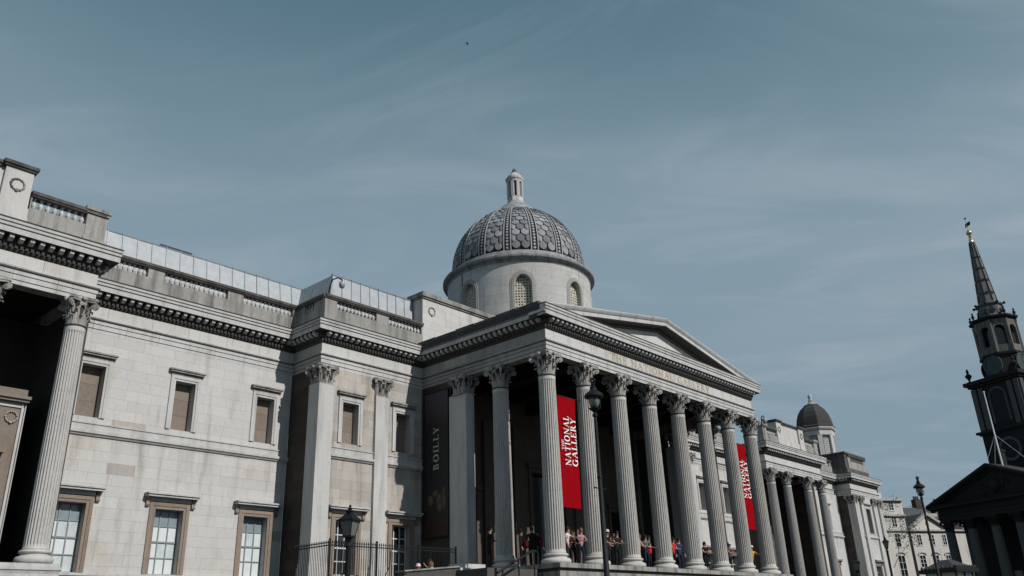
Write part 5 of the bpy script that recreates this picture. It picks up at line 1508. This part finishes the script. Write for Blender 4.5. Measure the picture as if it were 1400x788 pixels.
# tower
TY = 7.5
def sq(hw, z0, z1, m_=None): 
    m_ = m_ or MB(); return m_.box(-hw, TY-hw, z0, hw, TY+hw, z1)
tw = ch('tower', sq(3.3, 10.4, 18.4))
def ring_cornice(hw, z, h=.5, out_=.45):
    m_ = MB(); m_.box(-hw-out_*.4, TY-hw-out_*.4, z, hw+out_*.4, TY+hw+out_*.4, z+h*.4); m_.box(-hw-out_, TY-hw-out_, z+h*.4+.002, hw+out_, TY+hw+out_, z+h); return m_
ch('cornice', ring_cornice(3.32, 18.4), 'church', tw)
ch('cornice', ring_cornice(3.32, 12.6, .4, .3), 'church', tw)
def faces(name, fn, mat, parent):
    """build fn(mb) for the front face of the tower and put it on the four sides"""
    m_ = MB(); fn(m_); me_ = mesh_of(m_, name, M[mat])
    for k in range(4): link(name, me_, parent, (0, TY, 0), k*PI/2)
def ringy(m_, cz, y, r0, r1, d, n=20):
    for i in range(n):
        a, b = 2*PI*i/n, 2*PI*(i+1)/n
        P = lambda r, an, yy: (r*math.cos(an), yy, cz+r*math.sin(an))
        m_.add([P(r0, a, y), P(r1, a, y), P(r1, b, y), P(r0, b, y), P(r0, a, y-d), P(r1, a, y-d), P(r1, b, y-d), P(r0, b, y-d)],
               [(4, 5, 6, 7), (0, 4, 7, 3), (1, 2, 6, 5), (0, 1, 5, 4), (3, 7, 6, 2)])
def oculus(m_): m_.disc((0, -3.30, 16.2), (0, 1, 0), 1.15, .06, 20)
faces('oculus', oculus, 'iron', tw)
faces('oculus_frame', lambda m_: ringy(m_, 16.2, -3.29, 1.15, 1.5, .12), 'churchcol', tw)
bf = ch('belfry', sq(3.2, 18.95, 24.6))
def arch_(m_):
    P = [(-.95, 19.6), (.95, 19.6)]+[(.95*math.cos(PI*k/10), 22.9+.95*math.sin(PI*k/10)) for k in range(11)]
    m_.xz(P, -3.23, -3.15)
faces('arch_opening', arch_, 'iron', bf)
def archfr(m_):
    pts = [(-1.1, 19.6)]+[(-1.1*math.cos(PI*k/10), 22.9+1.1*math.sin(PI*k/10)) for k in range(11)]+[(1.1, 19.6)]
    m_.path([(p[0], -3.22, p[1]) for p in pts], .16, 5)
    for s in (-1, 1):
        m_.box(s*2.0-.32, -3.42, 19.0, s*2.0+.32, -3.19, 24.4); m_.box(s*2.9-.32, -3.42, 19.0, s*2.9+.30, -3.19, 24.4)
faces('arch_frame', archfr, 'churchcol', bf)
ch('cornice', ring_cornice(3.3, 24.6, .8, .55), 'church', bf)
urn = mesh_of(MB().lathe([(.28, 0), (.28, .15), (.1, .25), (.14, .45), (.38, .8), (.42, 1.0), (.2, 1.2), (.12, 1.35), (.2, 1.5), (.12, 1.75), (.03, 1.95)], 10), 'urn', M['church'], True, 40)
for sx in (-1, 1):
    for sy in (-1, 1): link('urn', urn, bf, (sx*3.2, TY+sy*3.2, 25.4))
ck = ch('clock_stage', MB().lathe([(2.85, 25.4), (2.85, 25.8), (2.55, 25.9), (2.55, 28.1), (2.75, 28.2), (2.8, 28.5), (2.5, 28.55)], 8, (0, TY), phase=PI/8), 'church')
for k in range(4):
    a = k*PI/2
    d_ = MB().disc((0, -2.42, 27.0), (0, 1, 0), 1.12, .08, 24)
    cf_ = obj('clock_face', d_.xf(Matrix.Translation((0, TY, 0)) @ Matrix.Rotation(a, 4, 'Z')), M['clock'], ck)
    r_m = MB(); ringy(r_m, 27.0, -2.4, 1.1, 1.3, .14, 24); obj('clock_rim', r_m.xf(Matrix.Translation((0, TY, 0)) @ Matrix.Rotation(a, 4, 'Z')), M['churchcol'], ck)
    h_m = MB().box(-.03, -2.5, 26.9, .03, -2.47, 27.9); h_m.box(-.05, -2.52, 26.94, .65, -2.501, 27.02); obj('clock_hands', h_m.xf(Matrix.Translation((0, TY, 0)) @ Matrix.Rotation(a, 4, 'Z')), M['churchcol'], ck)
og = ch('octagon', MB().lathe([(1.8, 28.5), (1.8, 33.0)], 8, (0, TY), phase=PI/8), 'glassdark')
for k in range(8):
    a = k*PI/4
    w8 = 2.36*math.tan(PI/8)
    pm = MB()
    pm.xz([(-w8, 28.56), (-.62, 28.56), (-.62, 31.6)]+[(-.62*math.cos(PI*i/8), 31.6+.62*math.sin(PI*i/8)) for i in range(1, 4)]+[(0, 32.22), (0, 33.0), (-w8, 33.0)], -2.36, -1.9)
    pm.xz([(.62, 28.56), (w8, 28.56), (w8, 33.0), (0, 33.0), (0, 32.22)]+[(.62*math.cos(PI*i/8), 31.6+.62*math.sin(PI*i/8)) for i in range(3, 0, -1)]+[(.62, 31.6)], -2.36, -1.9)
    pm.box(-.62, -2.34, 28.56, .62, -1.95, 29.5)
    pm.xf(Matrix.Translation((0, TY, 0)) @ Matrix.Rotation(a, 4, 'Z'))
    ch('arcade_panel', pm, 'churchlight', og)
    cm_ = MB().lathe([(.2, 28.56), (.18, 32.6), (.26, 32.9)], 8, (2.5*math.sin(a+PI/8), TY-2.5*math.cos(a+PI/8))); ch('corner_column', cm_, 'churchlight', og)
ch('cornice', MB().lathe([(2.4, 33.0), (2.65, 33.05), (2.95, 33.25), (3.0, 33.45), (2.3, 33.5)], 8, (0, TY), phase=PI/8), 'church', og)
un2 = mesh_of(MB().lathe([(.2, 0), (.08, .15), (.22, .45), (.2, .6), (.07, .75), (.14, .9), (.02, 1.15)], 8), 'urn', M['church'], True, 40)
for k in range(8):
    a = k*PI/4+PI/8; link('urn', un2, og, (2.65*math.sin(a), TY-2.65*math.cos(a), 33.45))
spr = ch('spire', MB().lathe([(1.15, 36.0), (.36, 45.0)], 8, (0, TY), phase=PI/8), 'churchlight')
ch('spire_base', MB().lathe([(1.95, 33.5), (1.95, 33.8), (1.7, 33.95), (1.6, 34.6), (1.45, 35.3), (1.7, 35.45), (1.75, 35.6), (1.25, 35.75), (1.2, 36.0)], 8, (0, TY), phase=PI/8), 'churchlight', spr)
oc = MB(); rbs = MB()
for k in range(8):
    a = k*PI/4
    for (z, s) in ((34.5, .33), (37.2, .24), (39.1, .21), (40.9, .18), (42.6, .14)):
        rr = (1.72 if z < 36 else (1.15-(z-36)*.0878))*math.cos(PI/8)
        oc.disc((rr*math.sin(a), TY-rr*math.cos(a), z), (math.sin(a), -math.cos(a), .1), s, .12, 10)
    b = a+PI/8
    rbs.tube((1.17*math.sin(b), TY-1.17*math.cos(b), 36), (.37*math.sin(b), TY-.37*math.cos(b), 45), .06, .04, 5)
    for z in (33.9, 35.55): rbs.sphere((1.85*math.sin(b), TY-1.85*math.cos(b), z), .2, 6, 4)
ch('oculi', oc, 'glassdark', spr); ch('spire_ribs', rbs, 'church', spr)
vn = ch('weathervane', MB().tube((0, TY, 45), (0, TY, 48.8), .06, .03, 6), 'gilt')
ch('ball', MB().sphere((0, TY, 46.5), .38, 12, 8).lathe([(.36, 45), (.25, 45.3), (.3, 45.5), (.12, 45.7), (.22, 45.9), (.1, 46.1)], 10, (0, TY)), 'gilt', vn, True)
ch('vane', MB().add([(-.3, TY, 47.4), (.5, TY, 47.6), (.55, TY, 48.1), (-.2, TY, 48.0), (-.3, TY+.04, 47.4), (.5, TY+.04, 47.6), (.55, TY+.04, 48.1), (-.2, TY+.04, 48.0)], [(0, 1, 2, 3), (7, 6, 5, 4), (0, 4, 5, 1), (1, 5, 6, 2), (2, 6, 7, 3), (3, 7, 4, 0)]).sphere((0, TY, 48.75), .14, 8, 5), 'church', vn)
ch('chimney_stack', MB().box(-.4, 1.5, 13.6, .4, 2.2, 15.6).box(-.5, 1.4, 15.6, .5, 2.3, 15.9), 'church')
fp = thing('flagpole', 'white flagpole with guy ropes on the black church roof', 'flagpole', (84.1, -1.35, 13.3))
obj('pole', MB().tube((0, 0, 0), (0, 0, 9.6), .10, .06, 8).sphere((0, 0, 9.65), .12, 8, 5), M['poleWhite'], fp)
rp = MB().tube((0, 0, 4.3), (.9, -3.2, .2), .02, .02, 5); rp.tube((0, 0, 4.3), (-.6, 2.0, .1), .02, .02, 5); rp.tube((0, 0, 4.3), (.3, 1.0, .1), .02, .02, 5)
obj('guy_ropes', rp, M['poleWhite'], fp)

# ================================================================== white houses
def window_rect(parent, x, z0, w, h, arch=False, dark='glassdark'):
    t = obj('window', MB().box(x-w/2, .02, z0, x+w/2, .1, z0+h), M[dark], parent)
    f = MB()
    f.box(x-w/2-.1, -.08, z0-.12, x+w/2+.1, .05, z0)
    f.box(x-.03, -.02, z0, x+.03, .018, z0+h)
    for k in (.33, .66):
        f.box(x-w/2, -.015, z0+h*k-.02, x-.03, .017, z0+h*k+.02); f.box(x+.03, -.015, z0+h*k-.02, x+w/2, .017, z0+h*k+.02)
    f.box(x-w/2-.05, -.04, z0, x-w/2+.04, .02, z0+h); f.box(x+w/2-.04, -.04, z0, x+w/2+.05, .02, z0+h); f.box(x-w/2+.04, -.04, z0+h-.05, x+w/2-.04, .02, z0+h)
    obj('frame', f, M['barpaint'], t)
    if arch:
        a = MB(); pts = [(x+(w/2+.15)*math.cos(PI*k/8), -.06, z0+h+.55*(w/2+.15)*math.sin(PI*k/8)) for k in range(9)]
        a.path(pts, .1, 5); obj('arch', a, M['stuccotrim'], t)
    return t
def front_wall(parent, x0, x1, z0, z1, ops, mat='stucco', th=.5, depth=8):
    xs = sorted({x0, x1, *[v for o in ops for v in o[:2]]}); zs = sorted({z0, z1, *[v for o in ops for v in o[2:]]}); mb = MB()
    for a, b in zip(xs[:-1], xs[1:]):
        for c, e_ in zip(zs[:-1], zs[1:]):
            if not any(o[0] < (a+b)/2 < o[1] and o[2] < (c+e_)/2 < o[3] for o in ops): mb.box(a, 0, c, b, th, e_)
    mb.box(x0, th, z0, x1, depth, z1)
    return obj('wall', mb, M[mat], parent)
RZH = R(-30)
hs_ = thing('terrace_house', 'tall white stucco house with grey bands beside the museum end', 'house', (102.66, 18.34, 0), RZH)
W1 = [(x, z, w, h) for x in (-3.0, -.3) for (z, w, h) in ((12.25, .85, 1.25), (9.85, .9, 1.5), (7.0, .95, 1.9), (2.9, 1.25, 2.9))]
front_wall(hs_, -6, 1.75, GZ, 13.6, [(x-w/2, x+w/2, z, z+h) for x, z, w, h in W1])
for x, z, w, h in W1: window_rect(hs_, x, z, w, h, arch=(z < 4))
for (z, o, h) in ((11.35, .3, .28), (9.2, .25, .22), (13.6, .4, .35)):
    obj('cornice', MB().box(-6.1, -o, z, 1.85, -.01 if z < 13 else 8.1, z+h), M['stuccotrim'], hs_)
cm2 = obj('chimney', MB().box(-2.9, 1.0, 13.95, -.8, 2.0, 15.0), M['stucco'], hs_)
for i in range(5): obj('chimney_pot', MB().lathe([(.16, 15.0), (.13, 15.5), (.16, 15.55)], 8, (-2.6+.4*i, 1.5)), M['brickred'], cm2)
gh = thing('gabled_house', 'white house with a plain triangular gable behind the tall lamp', 'house', (102.66, 18.34, 0), RZH)
W2 = [(3.65, 7.25, .85, 1.5), (8.3, 7.25, .75, 1.5), (6.0, 7.25, .85, 1.5), (3.55, 4.1, 1.1, 1.7), (8.3, 4.1, .9, 1.7), (6.0, 4.1, 1.1, 1.7), (3.55, -.5, 1.1, 2.4), (6.0, -.5, 1.1, 2.4)]
W2 = [w for w in W2]
front_wall(gh, 2.3, 14.0, GZ, 9.25, [(x-w/2, x+w/2, z, z+h) for x, z, w, h in W2])
for x, z, w, h in W2: window_rect(gh, x, z, w, h, arch=(z == 4.1))
obj('gable', MB().xz([(2.5, 9.45), (8.9, 9.45), (5.7, 11.45)], .02, 7.9), M['stucco'], gh)
obj('cornice', MB().box(2.0, -.35, 9.2, 14.2, .6, 9.45), M['stuccotrim'], gh)
for s in (-1, 1):
    for (nm_, ya, yb_, dz, mt) in (('raking_cornice', -.4, .3, 0, 'stuccotrim'), ('roof', .302, 8, -.05, 'slate')):
        a = MB().add([(5.7, ya, 11.95+dz), (5.7, ya, 11.5), (5.7+s*3.6, ya, 9.45), (5.7+s*3.6, ya, 9.75+dz), (5.7, yb_, 11.95+dz), (5.7, yb_, 11.5), (5.7+s*3.6, yb_, 9.45), (5.7+s*3.6, yb_, 9.75+dz)],
            [(0, 1, 2, 3), (7, 6, 5, 4), (0, 4, 5, 1), (1, 5, 6, 2), (2, 6, 7, 3), (3, 7, 4, 0)])
        obj(nm_, a, M[mt], gh)
obj('oculus', MB().disc((5.7, .0, 10.35), (0, 1, 0), .3, .05, 14), M['stuccotrim'], gh)
obj('link_wall', MB().box(1.77, .25, GZ, 2.28, 3, 9.6), M['inner'], gh)
obj('downpipe', MB().tube((2.1, .1, GZ), (2.1, .1, 9.3), .07, .07, 6), M['iron'], gh)
dh = thing('dark_house', 'dark slate-roofed block with chimneys rising behind the gabled house', 'house', (119.5, 22.5, 0), RZH)
obj('wall', MB().box(.0, 0, GZ, 12, 8, 12.6), M['brickred'], dh)
obj('roof', MB().add([(-.3, -.3, 12.6), (12.3, -.3, 12.6), (12.3, 8.3, 12.6), (-.3, 8.3, 12.6), (.6, 1.2, 14.6), (11.4, 1.2, 14.6), (11.4, 7, 14.6), (.6, 7, 14.6)], [(0, 3, 2, 1), (4, 5, 6, 7), (0, 1, 5, 4), (1, 2, 6, 5), (2, 3, 7, 6), (3, 0, 4, 7)]), M['slate'], dh)
for (x, z) in ((4.2, 16.0), (8.4, 15.6)):
    q = obj('chimney', MB().box(x, 1, 12.5, x+1.3, 2, z), M['brickred'], dh)
    for i in range(3): obj('chimney_pot', MB().lathe([(.16, z), (.13, z+.5), (.16, z+.55)], 8, (x+.25+.4*i, 1.5)), M['slate'], q)
av = MB()
for x in (2.2, 4.9, 6.4): av.tube((x, 3, 13.9), (x, 3, 15.3), .03, .03, 4); av.tube((x-.6, 3, 15.1), (x+.6, 3, 15.1), .025, .025, 4)
av.box(1.4, 2.0, 14.4, 7.4, 2.05, 14.45)
obj('aerial', av, M['iron'], dh)
obj('dormer', MB().box(5.1, 0.0, 12.0, 7.2, 3.0, 13.5), M['stuccotrim'], dh)

# ================================================================== kiosk
kk = thing('kiosk', 'low dark-roofed kiosk with a crested roof and pale green panes', 'kiosk', (67.0, 2.5, GZ), R(-15))
kk.scale = (.82, .82, 1)
KH = 1.75-GZ
obj('walls', MB().box(-1.9, -1.9, 0, 1.9, 1.9, KH-.36), M['green'], kk)
for sx in (-1, 0, 1):
    for sy in (-1, 1): obj('post', MB().box(sx*1.85-.08, sy*1.85-.08+sy*.1, 0, sx*1.85+.08, sy*1.85+.08+sy*.1, KH-.352), M['iron'], kk)
for sx in (-1, 1): obj('post', MB().box(sx*1.95-.08, -.08, 0, sx*1.95+.08, .08, KH-.352), M['iron'], kk)
obj('fascia', MB().box(-2.5, -2.5, KH-.35, 2.5, 2.5, KH+.05), M['iron'], kk)
rf2 = obj('roof', MB().add([(-2.3, -2.3, KH+.05), (2.3, -2.3, KH+.05), (2.3, 2.3, KH+.05), (-2.3, 2.3, KH+.05), (-.5, -.5, KH+.95), (.5, -.5, KH+.95), (.5, .5, KH+.95), (-.5, .5, KH+.95)], [(0, 3, 2, 1), (4, 5, 6, 7), (0, 1, 5, 4), (1, 2, 6, 5), (2, 3, 7, 6), (3, 0, 4, 7)]), M['lead'], kk)
cr_ = MB()
for i in range(-4, 5):
    for (x, y) in ((i*.55, -2.2), (-2.2, i*.55)): cr_.sphere((x, y, KH+.15), .16, 6, 4, 1.4)
obj('cresting', cr_, M['lead'], rf2)

# ================================================================== tree
random.seed(23)
tr = thing('tree', 'slender young-leaved tree in front of the white stucco house', 'tree', (87.3, 16.0, GZ))
tb = MB(); tips = []
def grow(p, d, ln, r, lv):
    q = p+d*ln
    tb.tube(p, q, r, r*.66, 5)
    if lv == 0: tips.append((q, d)); return
    if lv <= 2: tips.append((q, d))
    for k in range(random.choice((2, 3, 3))):
        nd = (d+Vector((random.uniform(-.75, .75), random.uniform(-.75, .75), random.uniform(-.25, .5)))).normalized()
        grow(q, nd, ln*random.uniform(.6, .8), r*.62, lv-1)
grow(Vector((0, 0, 0)), Vector((.02, .02, 1)).normalized(), 5.9, .085, 4)
obj('trunk', tb, M['bark'], tr, True)
lf = MB()
for (q, d) in tips:
    for k in range(random.randint(16, 34)):
        c = q+Vector((random.gauss(0, .36), random.gauss(0, .36), random.gauss(0, .34)))
        a = Vector((random.uniform(-1, 1), random.uniform(-1, 1), random.uniform(-.6, .6))).normalized()*random.uniform(.09, .17)
        b = a.orthogonal().normalized()*random.uniform(.04, .08)
        lf.add([c-a, c+b, c+a, c-b], [(0, 1, 2, 3)])
obj('crown', lf, M['leaf'], tr, stuff=True)

# ================================================================== bird
bd = thing('bird', 'tiny dark bird flying high above the dome', 'bird', (55.8, 60, 95.2), R(30))
obj('body', MB().lathe([(.02, -.25), (.09, -.1), (.10, .05), (.05, .2), (.01, .28)], 8).xf(Matrix.Rotation(PI/2, 4, 'X')), M['iron'], bd, True)
for s in (-1, 1):
    obj('wing', MB().add([(0, -.1, .02), (0, .12, .02), (s*.35, .08, .14), (s*.6, -.05, .08), (0, -.1, 0), (0, .12, 0), (s*.35, .08, .12), (s*.6, -.05, .06)], [(0, 1, 2, 3), (7, 6, 5, 4), (0, 4, 5, 1), (1, 5, 6, 2), (2, 6, 7, 3), (3, 7, 4, 0)]), M['iron'], bd)
